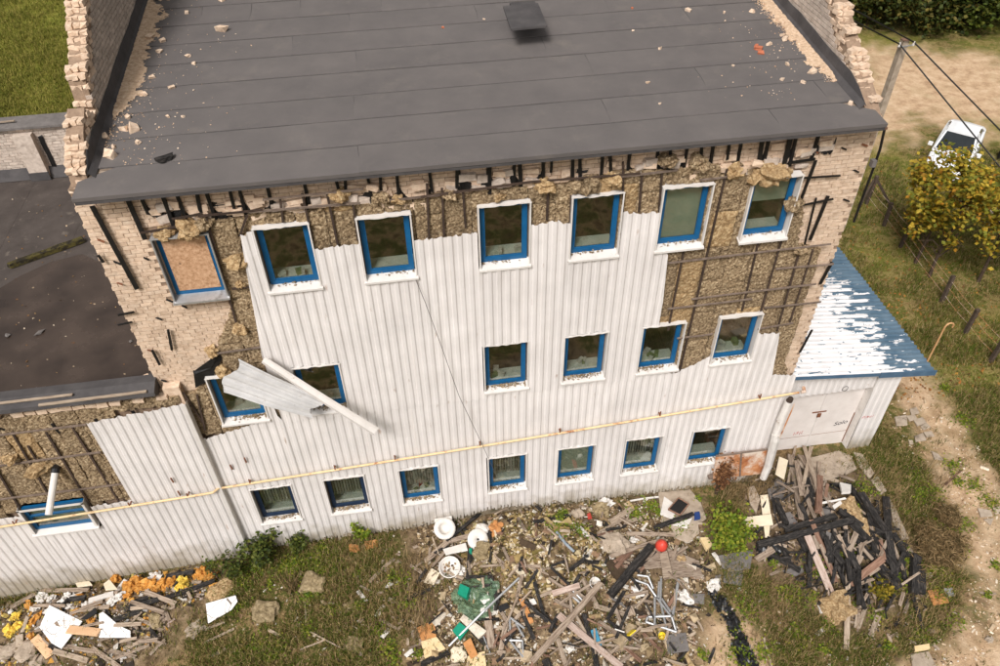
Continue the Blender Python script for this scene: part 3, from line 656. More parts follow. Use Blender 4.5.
# ------------------------------------------------------------------ trapezoidal cladding
def clad_mat():
    m = mat('cladding', [(215,209,205),(226,220,216)], 1.3, .55, coords='World', objr=.025)
    N = m.node_tree.nodes; L = m.node_tree.links; b = N['Principled BSDF']; src = b.inputs['Base Color'].links[0].from_socket
    ge = N.new('ShaderNodeNewGeometry'); mp = N.new('ShaderNodeMapping'); mp.inputs['Scale'].default_value = (9, 2, .35); L.new(ge.outputs['Position'], mp.inputs[0])
    n = N.new('ShaderNodeTexNoise'); n.inputs['Scale'].default_value = 1; n.inputs['Detail'].default_value = 6; L.new(mp.outputs[0], n.inputs['Vector'])
    r = N.new('ShaderNodeMapRange'); r.inputs['From Min'].default_value = .54; r.inputs['From Max'].default_value = .85; r.inputs['To Max'].default_value = .2; L.new(n.outputs['Fac'], r.inputs[0])
    x = N.new('ShaderNodeMix'); x.data_type = 'RGBA'; L.new(r.outputs[0], x.inputs['Factor']); L.new(src, x.inputs['A']); x.inputs['B'].default_value = lin((176,158,138))
    # splash dirt and green algae near the ground, with a ragged upper limit
    sp = N.new('ShaderNodeSeparateXYZ'); L.new(ge.outputs['Position'], sp.inputs[0]); n2 = N.new('ShaderNodeTexNoise'); n2.inputs['Scale'].default_value = 2.2; n2.inputs['Detail'].default_value = 7; L.new(ge.outputs['Position'], n2.inputs['Vector'])
    ma = N.new('ShaderNodeMath'); ma.operation = 'MULTIPLY_ADD'; L.new(n2.outputs['Fac'], ma.inputs[0]); ma.inputs[1].default_value = -1.6; L.new(sp.outputs['Z'], ma.inputs[2])
    r2 = N.new('ShaderNodeMapRange'); r2.inputs['From Min'].default_value = -.75; r2.inputs['From Max'].default_value = .1; r2.inputs['To Min'].default_value = .75; r2.inputs['To Max'].default_value = 0; L.new(ma.outputs[0], r2.inputs[0])
    y = N.new('ShaderNodeMix'); y.data_type = 'RGBA'; L.new(r2.outputs[0], y.inputs['Factor']); L.new(x.outputs['Result'], y.inputs['A']); y.inputs['B'].default_value = lin((142,128,100))
    n4 = N.new('ShaderNodeTexNoise'); n4.inputs['Scale'].default_value = 1; n4.inputs['Detail'].default_value = 5; mp4 = N.new('ShaderNodeMapping'); mp4.inputs['Scale'].default_value = (7, 3, 1.6); L.new(ge.outputs['Position'], mp4.inputs[0]); L.new(mp4.outputs[0], n4.inputs['Vector'])
    r4 = N.new('ShaderNodeMapRange'); r4.inputs['From Min'].default_value = .69; r4.inputs['From Max'].default_value = .76; r4.inputs['To Max'].default_value = .6; L.new(n4.outputs['Fac'], r4.inputs[0])
    w4 = N.new('ShaderNodeMix'); w4.data_type = 'RGBA'; L.new(r4.outputs[0], w4.inputs['Factor']); L.new(y.outputs['Result'], w4.inputs['A']); w4.inputs['B'].default_value = lin((150,112,84))
    n5 = N.new('ShaderNodeTexNoise'); n5.inputs['Scale'].default_value = .5; n5.inputs['Detail'].default_value = 6; L.new(ge.outputs['Position'], n5.inputs['Vector']); r5 = N.new('ShaderNodeMapRange'); r5.inputs['From Min'].default_value = .3; r5.inputs['From Max'].default_value = .7; r5.inputs['To Min'].default_value = .9; r5.inputs['To Max'].default_value = 1.03; L.new(n5.outputs['Fac'], r5.inputs[0])
    h5 = N.new('ShaderNodeHueSaturation'); L.new(r5.outputs[0], h5.inputs['Value']); L.new(w4.outputs['Result'], h5.inputs['Color']); L.new(h5.outputs[0], b.inputs['Base Color']); return m
cladding = clad_mat()
PITCH = .208; PROF = [(0, 0), (.072, 0), (.104, -.023), (.176, -.023)]   # one wave: (offset, y)
def ivals(P, x):                                       # z intervals of a polygon at x
    zs = []; j = len(P)-1
    for i in range(len(P)):
        xi, zi = P[i]; xj, zj = P[j]
        if (xi > x) != (xj > x): zs.append((zj-zi)*(x-xi)/(xj-xi)+zi)
        j = i
    zs.sort(); return [(zs[i], zs[i+1]) for i in range(0, len(zs)-1, 2)]
def cut(iv, a, b):
    r = []
    for l, h in iv:
        if b <= l or a >= h: r.append((l, h)); continue
        if l < a: r.append((l, a))
        if h > b: r.append((b, h))
    return r
def comps(runs):                                       # group strips that touch into connected pieces
    par = list(range(len(runs)))
    def find(i):
        while par[i] != i: i = par[i]
        return i
    for i in range(len(runs)):
        for j in range(i+1, len(runs)):
            if runs[j][0]-runs[i][0] == 1 and min(runs[i][2], runs[j][2])-max(runs[i][1], runs[j][1]) > .0: par[find(j)] = find(i)
    g = {}
    for i in range(len(runs)): g.setdefault(find(i), []).append(i)
    return list(g.values())
def sheets(P, x0, x1, y, name, parent, holes=(), width=5, jag_top=.03, jag_bot=.03, m=None, zclip=None, lean=.012, ribjag=0.0):
    """separate sheets of `width` waves clipped to outline P=(x,z)"""
    x = x0
    while x < x1-.02:
        xe = min(x+width*PITCH, x1); vs = []; fs = []; oy = U(-.006,.006); kx = U(-.5,.5)*lean
        st = []; xx = x
        while xx < xe-1e-4:
            for k, (o_, yy) in enumerate(PROF):
                nx_ = xx+(PROF[k+1][0] if k < 3 else PITCH); ny = PROF[k+1][1] if k < 3 else 0
                if xx+o_ < xe-1e-4: st.append((xx+o_, yy, min(nx_, xe), ny, k))
            xx += PITCH
        jt = {}; 
        def jg(q, s, amt):
            q = (round(q, 4), s)
            if q not in jt: jt[q] = U(-amt, amt)
            return jt[q]
        runs = []
        for si, (a, ya, b, yb, k) in enumerate(st):
            e = .0015; ia = ivals(P, a+e); ib = ivals(P, b-e)
            for h in holes:
                if h[0] < (a+b)/2 < h[1]: ia = cut(ia, h[2], h[3]); ib = cut(ib, h[2], h[3])
            if zclip: ia = [(max(l, zclip[0]), min(h, zclip[1])) for l, h in ia if min(h, zclip[1])-max(l, zclip[0]) > .04]; ib = [(max(l, zclip[0]), min(h, zclip[1])) for l, h in ib if min(h, zclip[1])-max(l, zclip[0]) > .04]
            if len(ia) != len(ib):
                ib = ia = ia if len(ia) < len(ib) else ib
            for (la, ha), (lb, hb) in zip(ia, ib):
                if ha-la < .03 or hb-lb < .03: continue
                rj = ribjag*U(.3,1) if k in (1, 3) and la < .6 else 0
                la2 = la+jg(a, 'b%.1f' % (la//.5), jag_bot)+rj; lb2 = lb+jg(b, 'b%.1f' % (lb//.5), jag_bot)+rj; ha2 = ha+jg(a, 't', jag_top); hb2 = hb+jg(b, 't', jag_top)
                n = max(1, int((ha2-la2)/.55)); bse = len(vs)
                for q in range(n+1):
                    t = q/n
                    for (xx_, yy, l, h) in ((a, ya, la2, ha2), (b, yb, lb2, hb2)):
                        z = l+(h-l)*t
                        vs.append((xx_, y+oy+yy+.026*fz(xx_, z, .9, 31)+.011*fz(xx_, z, 2.8, 33)+kx*(z-5)*.1-(.03*(q == n)*max(0, fz(xx_, 1, 3, 32)) if jag_top > .02 else 0), z))
                runs.append((si, max(la2, lb2), min(ha2, hb2), bse, n))
        for comp in comps(runs):
            V2 = []; F2 = []
            for r_ in comp:
                _, l, h, bse, n = runs[r_]; k0 = len(V2); V2 += vs[bse:bse+2*n+2]; F2 += [(k0+2*q, k0+2*q+1, k0+2*q+3, k0+2*q+2) for q in range(n)]
            o = obj(name, MB().add(V2, F2), m or cladding, parent)
            so2 = o.modifiers.new('thickness', 'SOLIDIFY'); so2.thickness = .003; so2.offset = 0
        x = xe
FHOLES = [(WXS[c]-.005, WXS[c]+WW+.005, ROWZ[r]-.01, ROWZ[r]+ROWH[r]+.01) for r, c in WINS]
bot = [(-6.0,.06),(-4.0,.02),(-2.2,.05),(-.9,.0),(.2,.12),(.75,.28),(1.3,.42),(2.2,.40),(2.9,.18),(4.5,.14),(6.0,.10),(7.6,.06),(8.9,.05)]
up = fp([(240,236),(261,229),(312,249),(357,243),(413,241),(478,232),(530,225),(557,221),(570,224),(618,213),(659,213),(659,250),(668,254),(660,326),(640,329)], -.06)
up = up + [(5.75, 6.0), (5.75, 5.45), (-3.9, 5.45), (-3.9, 7.2)]
sheets(up, -4.02, 5.80, -.050, 'cladding_sheet', B, FHOLES, zclip=(5.45, 13), jag_top=.035)
low = bot + [(9.3, .05), (9.75, .6), (10.28, 4.75), (9.22, 4.95), (9.12, 6.55), (8.4, 6.62), (6.45, 5.50), (5.6, 5.62), (-3.9, 5.58), (-4.05, 6.9), (-4.12, 6.9), (-4.14, 5.70), (-5.0, 5.40), (-5.9, 5.20)]
sheets(low, -5.90, 10.0, -.030, 'cladding_sheet', B, FHOLES, jag_bot=.05, ribjag=.16, jag_top=.03)
obj('plinth', MB().bx(-5.9, 9.9, .02, YF-.003, -.8, .55), plinth_m, B)
mb = MB()
for _ in range(260):
    x = U(-5.9, 9.6); mb.chunk((x, U(-.12,.03), hgt(x, -.1)+U(-.05,.22)), U(.03,.09), fl=.8)
stuff(obj('plinth_crumbs', mb, plinth_m, B))
# rusty low panels at the foot of the wall and the wrapped white duct
pA = [onY(a, b, -.22) for a, b in ((716,456),(770,449),(770,473),(713,479))]
for i, (a, b) in enumerate(((0, .46), (.47, 1))):
    q = [pA[0].lerp(pA[1], a), pA[0].lerp(pA[1], b), pA[3].lerp(pA[2], b), pA[3].lerp(pA[2], a)]; obj('rusty_panel', MB().prism(q, (0,.02,0)), rust, B)
obj('panel_frame', MB().beam(pA[0], pA[1], .05, .04, up=(0,1,0)).beam(pA[0].lerp(pA[1],.465), pA[3].lerp(pA[2],.465), .05, .05, up=(0,1,0)).bx(pA[0].x, pA[1].x, -.19, -.03, pA[3].z-.05, pA[3].z+.04), batten_pale, B)
duct = thing('wrapped_duct', (9.6, -.3, 0), 'thick white wrapped pipe with crumpled casing at facade end beside the shed doors', 'pipe')
pts = [onY(789,401,-.30), onY(781,420,-.33), onY(775,436,-.34)]
obj('upper_pipe', MB().tube(pts, [.11,.115,.11], 10), white_dirty, duct); obj('end_cap', MB().tube([pts[0]+Vector((0,0,-.02)), pts[0]+Vector((.02,-.02,.14))], [.10,.07], 10), batten, duct)
obj('lower_pipe', MB().tube([onY(776,434,-.36), onY(775,440,-.40), onY(768,466,-.42), onY(763,478,-.45)], [.125,.135,.12,.11], 8), white_dirty, duct); obj('seam_strip', MB().beam(pts[0]+Vector((.1,-.13,0)), pts[2]+Vector((.08,-.12,0)), .04, .015, jit=.008, seg=4), rust, duct)

# hanging torn sheet and bent trim strip by the second-floor windows
def hang_sheet():
    a = onY(230,374,-.30); b = onY(316,409,-.62); d = (b-a); L = d.length; d.normalize(); n = Vector((0,-1,.35)); n = (n-d*n.dot(d)).normalized(); s = d.cross(n).normalized()
    vs = []; fs = []; W = .95; nu, nv = 10, 20
    for i in range(nu+1):
        for j in range(nv+1):
            u, v = i/nu, j/nv; wave = -.05 if (j % 5) in (2, 3) else .0
            tap = 1-.35*u; bend = .18*(u-.42)**2 if u < .42 else 0
            p = a+d*(L*u+(.10*sin(v*7) if i in (0, nu) else 0))+s*((v-.5)*W*tap)+n*(wave+bend*2+.05*sin(u*4)+.02*sin(v*5+u*6))
            vs.append(p)
    for i in range(nu):
        for j in range(nv): q = i*(nv+1)+j; fs.append((q, q+1, q+nv+2, q+nv+1))
    o = obj('torn_cladding_sheet', MB().add(vs, fs), clad_grey); o.modifiers.new('thickness','SOLIDIFY').thickness = .004
    tag(o, 'torn grey-white ribbed sheet hanging askew over the second-storey window', 'metal sheet')
    p0, p1 = onY(264,359,-.22), onY(377,431,-.78); dd = (p1-p0).normalized(); m_ = MB()
    vs = []; fs = []
    for i in range(9):
        k = i/8; c = p0.lerp(p1, k)+Vector((0,-.05*sin(pi*k),.03*sin(pi*k))); sd_ = dd.cross(Vector((0,-1,.3))).normalized(); nn = sd_.cross(dd)
        for o1, o2 in ((-.11,.04),(-.09,0),(.0,-.03),(.1,0),(.12,.05)): vs.append(c+sd_*(o1*(.75+.3*k))+nn*o2)
    for i in range(8):
        for j in range(4): q = i*5+j; fs.append((q, q+1, q+6, q+5))
    o = obj('bent_trim_strip', m_.add(vs, fs), white_metal); o.modifiers.new('thickness','SOLIDIFY').thickness = .004
    tag(o, 'long white bent metal trim strip dangling across the ribbed facade', 'trim strip')
clad_grey = mat('cladding_inside', [(186,184,182),(206,203,200)], 3, .5, stain=((150,140,130), 4, .6, .75), metal=.1)
hang_sheet()

# gas pipe along the facade
pipe = thing('gas_pipe', (0, -.2, 3.2), 'thin cream gas pipe with rust spots running along the whole ribbed facade', 'pipe')
pipe_m = mat('gas_pipe_paint', [(226,200,158),(214,182,136)], 3, .6, coords='World', stain=((150,84,44), 2.4, .55, .66))
A_ = [onY(-60,537,-.36), onY(0,527,-.36), onY(100,511,-.36), onY(205,494,-.36), onY(213,492.5,-.34)]; Bp = [onY(219,488,-.20)] + [onY(225+(799-225)*i/10, 487.5-(95)*i/10+1.2*sin(pi*i/10), -.17) for i in range(11)]
obj('tube', MB().tube(A_+Bp, .032, 8), pipe_m, pipe)
for (a, b, Y, D) in ((15,525,-.36,-.19),(130,506.5,-.36,-.19),(188,497,-.36,-.19),(250,483,-.17,-.06),(395,459,-.17,-.06),(560,432,-.17,-.06),(760,398,-.17,-.06),(335,469,-.17,-.06),(480,445,-.17,-.06),(660,415.5,-.17,-.06)):
    p = onY(a, b, Y); obj('bracket', MB().beam(p+Vector((0,.0,.16)), p+Vector((0,0,-.03)), .03, .02, up=(0,1,0)).beam(p+Vector((0,-.02,-.0)), Vector((p.x, D, p.z)), .03, .03), iron, pipe)
p = onY(801,392,-.17); obj('pipe_end', MB().tube([p, p+Vector((.1,.0,.0)), p+Vector((.14,.16,0))], .05, 8), rust, pipe)
pts = [onY(a, b, Y) for a, b, Y in ((415,278,-.10),(425,302,-.22),(442,348,-.28),(459,396,-.3),(480,440,-.28),(499,481,-.15))]
tag(obj('hanging_cable', MB().tube(pts, .008, 5), slate), 'thin slack grey cable hanging down the ribbed facade between windows', 'cable')
for (a, b) in ((180,494),(232,468),(173,481),(246,461)):
    p = onY(a, b, -.22 if a < 215 else -.07); obj('stub_bracket', MB().beam(p+Vector((0,-.04,.18)), p+Vector((0,-.01,-.05)), .03, .03), iron, B)

# ------------------------------------------------------------------ annex on the left
AX = -5.88; AY = -.15
annex = thing('annex_building', (-14, 5, -.4), 'low flat-roofed brick annex with half-stripped ribbed cladding joined to the taller building', 'building')
AH = [(-11.0, -9.35, 2.45, 3.55)]
zr = 7.0
obj('wall', MB().bx(-30, -11.0, AY+.17, AY+.45, -1.2, 7.05).bx(-9.35, AX-.02, AY+.17, AY+.45, -1.2, 7.05).bx(-11.0, -9.35, AY+.17, AY+.45, -1.2, 2.45).bx(-11.0, -9.35, AY+.17, AY+.45, 3.55, 7.05), mortar, annex)
obj('wall', MB().bx(-30, -29.7, AY+.46, 10.5, -1.2, 7.0), brick_grey, annex)
obj('roof_slab', MB().prism([(-30, AY+.46, 6.85), (-30, 10.6, 6.85), (-30, 10.6, 7.0), (-30, AY+.46, 7.0)], (23.55, 0, 0)), felt_old, annex)
xx = -30.0
while xx < -6.5:
    obj('felt_strip', MB().bx(xx, min(xx+1.05, -6.46), AY+.5, 10.5, 7.002, 7.008+.004*(int(round(xx)) % 2)), felt_old, annex); xx += 1.0
obj('floor_slab', MB().bx(-29.6, -6.5, AY+.46, 5.0, 1.3, 1.5).bx(-29.6,-6.5,4.6,4.8,1.5,6.8), interior_f, annex)
# back parapet with pilaster, bricks, metal capping
par = obj('back_parapet', MB().bx(-30, -6.6, 10.62, 10.95, 6.5, 8.75), mortar, annex)
mb = MB(); k = 0; z = 7.06
while z < 8.72:
    x = -16.5+(.13 if k % 2 else 0)
    while x < -6.7: mb.box((x, 10.64-U(0,.012), z), (.248, .1, .086), jit=.005); x += .26
    z += .1; k += 1
stuff(obj('parapet_bricks', mb, brick_grey, par))
for xp in (-11.75, -15.2): obj('pilaster', MB().bx(xp-.28, xp+.28, 10.35, 10.6, 7.0, 8.6), brick_grey, par); obj('pilaster_flashing', MB().bx(xp-.31, xp+.31, 10.31, 10.35, 7.02, 7.3), felt_dark, par)
obj('base_flashing', MB().prism([(-30,10.40,7.03),(-30,10.58,7.05),(-30,10.58,7.38)], (23.4,0,0)), felt_dark, par)
obj('capping', MB().prism([(-30,10.45,8.76),(-30,11.08,8.86),(-30,11.08,8.92),(-30,10.45,8.83)], (23.3,0,0)), slate, par)
obj('capping_strip', MB().beam((-14.6,10.6,8.93),(-11.9,10.72,8.95), .06,.03), wood_p, par)
obj('tar_streak', MB().beam(onY(40,136,10.57), onY(62,182,10.57), .14, .02, up=(0,1,0), seg=5, jit=.02), tar, par)
# front edge: felt upstand with battens, ragged bricks under it
e0, e1 = onY(0, 408, -.36), onY(155, 385, -.36)
zz = 7.28
obj('edge_upstand', MB().prism([(-30, AY+.02, zz-.24), (-30, AY-.14, zz-.10), (-30, AY-.12, zz+.0), (-30, AY+.16, zz+.10), (-30, AY+.42, zz+.08), (-30, AY+.5, 7.03), (-30, AY+.3, 7.0)], (23.6, 0, 0)), felt_dark, annex)
obj('edge_batten', MB().beam((-8.95, AY-.12, zz+.03), (-6.55, AY-.11, zz+.06), .07, .03, seg=3, jit=.006), wood_p, annex); obj('edge_batten', MB().beam((-16, AY-.12, zz+.02), (-8.3, AY-.12, zz+.045), .05, .03, seg=4, jit=.006).v and MB().beam((-14, AY-.0, zz+.10), (-8.2, AY+.02, zz+.11), .06, .03, seg=4, jit=.006), wood_p, annex)
x = -15.0
while x < -6.3:
    if rnd() < .85: obj('brick', MB().box((x, AY+.10, 6.93+U(-.03,.02)), (.25, .16, U(.10,.16)), Matrix.Rotation(U(-.12,.12),3,'Y'), jit=.014), brickm, annex)
    x += .27
mb = MB()
for _ in range(7):
    p = Vector((U(-7.0,-6.2), AY+.35+U(0,.3), 7.12)); mb.box(p, (.25,.14,.1), Matrix.Rotation(U(-.5,.5),3,'Z'), jit=.015)
stuff(obj('loose_bricks', mb, brickm, annex))
obj('corner_pier', MB().bx(-6.3, -5.92, AY+.1, YF-.01, 6.2, 7.15), brickm, annex)
def annex_edge(x, z): return x < -7.6+.3*fz(x,z,2,41) and z > 3.0 and z < 6.85 or (x >= -7.6 and z > 6.62+.06*fz(x,z,6,42) and z < 6.9)
def a_hole(x, z): return annex_edge(x, z) and not (-11.02 < x < -9.33 and 2.4 < z < 3.58)
x = -14.4; ci = 0
while x < -6.2:
    z = 2.9+(.4 if ci % 2 else 0)
    while z < 6.9:
        slab(x+.006, x+.594, z+.006, z+.994, AY+.06, AY+.168, a_hole, wool_y if rnd() < .12 else wool, hole=False, parent=annex); z += 1.0
    x += .6; ci += 1
for a, b in (((-20,437.5),(86,424.6)),((-20,468.5),(101,452)),((-20,502),(122,484))): px_batten('batten', a, b, .05, .03, batten_pale, AY+.0, annex, 4)
for a, b in (((12,432),(48,494)),((46,432),(92,508)),((72,427),(120,503)),((-18,445),(22,512)),((-40,440),(0,508)),((28,446),(40,466))): px_batten('batten', a, b, .05, .03, batten, AY+.03, annex)
for a, b in (((0,428),(14,432)),((52,424),(60,433)),((95,419),(100,426)),((132,411),(136,416))): px_batten('batten', a, b, .07, .03, tar, AY+.06, annex)
p = onY(10,458,AY); lump((p.x, AY+.0, p.z), .2, 'wool_tuft', wool_y, annex, n=3, rr=.5); p = onY(40,468,AY); lump((p.x, AY+.0, p.z), .25, 'wool_tuft', wool_y, annex, n=3, rr=.4)
ac = fp([(86,424),(182,404.5)], AY-.05)
aclad = [(-16,-.75),(-13.1,-.5),(-10,-.3),(-7.5,-.15),(-5.85,-.05),(AX,6.72),ac[0],(-8.2,3.32),(-16,3.15)]
sheets(aclad, -16.0, AX, AY-.03, 'cladding_sheet', annex, [(-11.05, -9.3, 2.4, 3.6)], jag_bot=.05)
co = obj('corner_trim', MB().add([(AX-.10,AY-.072,-.1),(AX-.005,AY-.068,-.1),(AX+.005,AY-.06,-.1),(AX+.008,-.03,-.1),(AX-.10,AY-.072,6.72),(AX-.005,AY-.068,6.70),(AX+.005,AY-.06,6.70),(AX+.008,-.03,6.66)], [(0,1,5,4),(1,2,6,5),(2,3,7,6)]), white_metal, annex); co.modifiers.new('thickness','SOLIDIFY').thickness = .004
# annex window behind the pipe
ax0, ax1, az0, az1 = AH[0]; yw = AY+.02
mb = MB(); mb.bx(ax0+.05,ax0+.14,yw,yw+.07,az0+.05,az1-.05); mb.bx(ax1-.14,ax1-.05,yw,yw+.07,az0+.05,az1-.05); mb.bx(ax0+.14,ax1-.14,yw+.001,yw+.069,az0+.05,az0+.16); mb.bx(ax0+.14,ax1-.14,yw+.001,yw+.069,az1-.14,az1-.05); mb.bx(ax0+.14,ax1-.14,yw+.002,yw+.068,az0+.62,az0+.68)
w = obj('window', mb, blue, annex); obj('pane', MB().bx(ax0+.14,ax1-.14,yw+.03,yw+.036,az0+.16,az1-.14), glass, w)
fy = AY-.10; mb = MB()
for xx, s in ((ax0,1),(ax1,-1)): mb.bx(min(xx,xx+s*.008),max(xx,xx+s*.008),fy,yw+.05,az0,az1); mb.bx(min(xx,xx+s*.06),max(xx,xx+s*.06),fy-.008,fy-.0005,az0,az1)
mb.bx(ax0,ax1,fy-.008,fy-.0005,az1-.06,az1+.02); obj('surround', mb, white_metal, w)
obj('sill', MB().add([(ax0-.03,fy-.05,az0),(ax1+.03,fy-.05,az0),(ax1+.03,yw+.03,az0+.08),(ax0-.03,yw+.03,az0+.08),(ax0-.03,fy-.05,az0-.05),(ax1+.03,fy-.05,az0-.05)], [(0,1,2,3),(4,5,1,0)]), white_metal, w)
obj('blind', MB().bx(ax0+.14,ax1-.14,yw+.1,yw+.105,az0+.2,az1-.1), blind_m, w)
vp = thing('vent_pipe', onY(55,470,AY), 'white plastic pipe with black elbow jutting from the annex wall over its window', 'pipe')
a, b = onY(55.5,470,AY-.05), onY(48.6,515,AY-.95); obj('elbow', MB().tube([a+Vector((0,.1,0)), a, a.lerp(b,.07)], .1, 10), blackfilm, vp); obj('tube', MB().tube([a.lerp(b,.05), b], .085, 12, cap=False).tube([a.lerp(b,.05), b], .075, 12, cap=False), enamel, vp)
# puddle and rotten beam on the annex roof
pud = [onZ(a, b, 7.018) for a, b in ((-80,310),(0,288),(20,276),(50,262),(82,254),(100,262),(112,285),(130,318),(146,350),(152,372),(130,380),(60,392),(0,402),(-80,412))]
pm = bpy.data.materials.new('puddle_water'); pm.use_nodes = True; b_ = pm.node_tree.nodes['Principled BSDF']; b_.inputs['Base Color'].default_value = lin((62,53,48)); b_.inputs['Roughness'].default_value = .16; b_.inputs['Specular IOR Level'].default_value = .5
pn = pm.node_tree.nodes; pl = pm.node_tree.links; nn_ = pn.new('ShaderNodeTexNoise'); nn_.inputs['Scale'].default_value = 1.1; nn_.inputs['Detail'].default_value = 6; ge_ = pn.new('ShaderNodeNewGeometry'); pl.new(ge_.outputs['Position'], nn_.inputs['Vector']); rr_ = pn.new('ShaderNodeMapRange'); rr_.inputs['From Min'].default_value = .35; rr_.inputs['From Max'].default_value = .65; rr_.inputs['To Min'].default_value = .06; rr_.inputs['To Max'].default_value = .32; pl.new(nn_.outputs['Fac'], rr_.inputs[0]); pl.new(rr_.outputs[0], b_.inputs['Roughness']); cr_ = pn.new('ShaderNodeValToRGB'); cr_.color_ramp.elements[0].color = lin((52,43,38)); cr_.color_ramp.elements[0].position = .3; cr_.color_ramp.elements[1].color = lin((76,64,56)); cr_.color_ramp.elements[1].position = .7; pl.new(nn_.outputs['Fac'], cr_.inputs[0]); pl.new(cr_.outputs[0], b_.inputs['Base Color'])
mb = MB(); mb.add(pud, [tuple(range(len(pud)))]); struct(obj('puddle', mb, pm))
moss = mat('mossy_wood', [(30,26,20),(44,38,26),(84,76,36),(36,30,24)], 5, .95, .6, 25)
a, b = onZ(8,266,7.10), onZ(84,239,7.10); tag(obj('rotten_beam', MB().beam(a, b, .17, .13, seg=6, jit=.02), moss), 'mossy rotten beam lying across the wet annex roof', 'beam')

# ------------------------------------------------------------------ shed on the right
SY = .70; SX0, SX1 = 10.06, 13.55; RX1 = 14.82
shed = thing('shed', (11.9, 3.5, 0), 'lean-to shed with white metal doors and peeling blue ribbed roof against the tall building', 'shed')
def srz(x): return 4.22+(3.68-4.22)*(x-10.02)/(RX1-10.02)
obj('wall', MB().bx(13.80, 13.98, SY+.05, 11.5, -.5, 3.72).bx(10.06, 13.80, 11.35, 11.5, -.5, 3.8), brick_grey, shed)
obj('ceiling', MB().bx(10.06, 13.79, SY+.3, 11.3, 3.58, 3.66), batten, shed)
def shedroof_mat():
    m = bpy.data.materials.new('peeling_roof'); m.use_nodes = True; N = m.node_tree.nodes; L = m.node_tree.links; b = N['Principled BSDF']; b.inputs['Roughness'].default_value = .45
    ge = N.new('ShaderNodeNewGeometry'); sp = N.new('ShaderNodeSeparateXYZ'); L.new(ge.outputs['Position'], sp.inputs[0])
    mp = N.new('ShaderNodeMapping'); mp.inputs['Scale'].default_value = (1.5, 7.0, 1); L.new(ge.outputs['Position'], mp.inputs[0])
    n = N.new('ShaderNodeTexNoise'); n.inputs['Scale'].default_value = 1; n.inputs['Detail'].default_value = 4; n.inputs['Roughness'].default_value = .6; L.new(mp.outputs[0], n.inputs['Vector'])
    e = N.new('ShaderNodeMath'); e.operation = 'MULTIPLY_ADD'; L.new(sp.outputs['Y'], e.inputs[0]); e.inputs[1].default_value = -.06; e.inputs[2].default_value = 13.5
    d = N.new('ShaderNodeMath'); d.operation = 'SUBTRACT'; L.new(e.outputs[0], d.inputs[0]); L.new(sp.outputs['X'], d.inputs[1])
    cl = N.new('ShaderNodeMapRange'); cl.inputs['From Min'].default_value = -1.5; cl.inputs['From Max'].default_value = 1.0; cl.inputs['To Min'].default_value = -.13; cl.inputs['To Max'].default_value = .20; L.new(d.outputs[0], cl.inputs[0])
    ad = N.new('ShaderNodeMath'); ad.operation = 'ADD'; L.new(cl.outputs[0], ad.inputs[0]); L.new(n.outputs['Fac'], ad.inputs[1])
    r = N.new('ShaderNodeMapRange'); r.inputs['From Min'].default_value = .525; r.inputs['From Max'].default_value = .535; L.new(ad.outputs[0], r.inputs[0])
    n3 = N.new('ShaderNodeTexNoise'); n3.inputs['Scale'].default_value = 2.5; n3.inputs['Detail'].default_value = 6; L.new(ge.outputs['Position'], n3.inputs['Vector'])
    rp = N.new('ShaderNodeValToRGB'); rp.color_ramp.elements[0].position = .35; rp.color_ramp.elements[0].color = lin((74,98,116)); rp.color_ramp.elements[1].position = .7; rp.color_ramp.elements[1].color = lin((100,120,134)); L.new(n3.outputs['Fac'], rp.inputs[0])
    rw = N.new('ShaderNodeValToRGB'); rw.color_ramp.elements[0].position = .3; rw.color_ramp.elements[0].color = lin((218,214,212)); rw.color_ramp.elements[1].position = .72; rw.color_ramp.elements[1].color = lin((236,233,231)); L.new(n3.outputs['Fac'], rw.inputs[0])
    n6 = N.new('ShaderNodeTexNoise'); n6.inputs['Scale'].default_value = 1; n6.inputs['Detail'].default_value = 3; mp6 = N.new('ShaderNodeMapping'); mp6.inputs['Scale'].default_value = (4, 11, 1); L.new(ge.outputs['Position'], mp6.inputs[0]); L.new(mp6.outputs[0], n6.inputs['Vector'])
    r6 = N.new('ShaderNodeMapRange'); r6.inputs['From Min'].default_value = .655; r6.inputs['From Max'].default_value = .665; r6.inputs['To Min'].default_value = 1; r6.inputs['To Max'].default_value = 0; L.new(n6.outputs['Fac'], r6.inputs[0]); mu6 = N.new('ShaderNodeMath'); mu6.operation = 'MULTIPLY'; L.new(r.outputs[0], mu6.inputs[0]); L.new(r6.outputs[0], mu6.inputs[1])
    x = N.new('ShaderNodeMix'); x.data_type = 'RGBA'; L.new(mu6.outputs[0], x.inputs['Factor']); L.new(rp.outputs[0], x.inputs['A']); L.new(rw.outputs[0], x.inputs['B']); L.new(x.outputs['Result'], b.inputs['Base Color']); return m
srm = shedroof_mat()
y = SY-.32; k = 0
while y < 11.6:
    ye = min(y+1.12, 11.7); vs = []; fs = []; n = 0; yy = y
    stn = []
    while yy < ye+.03:
        for o_, h in ((0,0),(.085,0),(.11,.045),(.165,.045)): stn.append((yy+o_, h))
        yy += .19
    for (q, h) in stn:
        for j in range(6):
            x = 10.03+(RX1-10.03)*j/5; vs.append((x+(U(-.012,.012) if j == 5 else 0), q, srz(x)+h+.006*(k % 2)+.004*(q > ye)+.004*fz(x,q,1.5,51)))
    for i in range(len(stn)-1):
        for j in range(5): a = i*6+j; fs.append((a, a+1, a+7, a+6))
    o = obj('roof_sheet', MB().add(vs, fs), srm, shed); o.modifiers.new('thickness','SOLIDIFY').thickness = .004; y = ye; k += 1
bluef = mat('blue_fascia', [(66,92,116),(82,108,130)], 4, .45, coords='World', stain=((170,168,166), 5, .66, .74))
fx = SY-.345
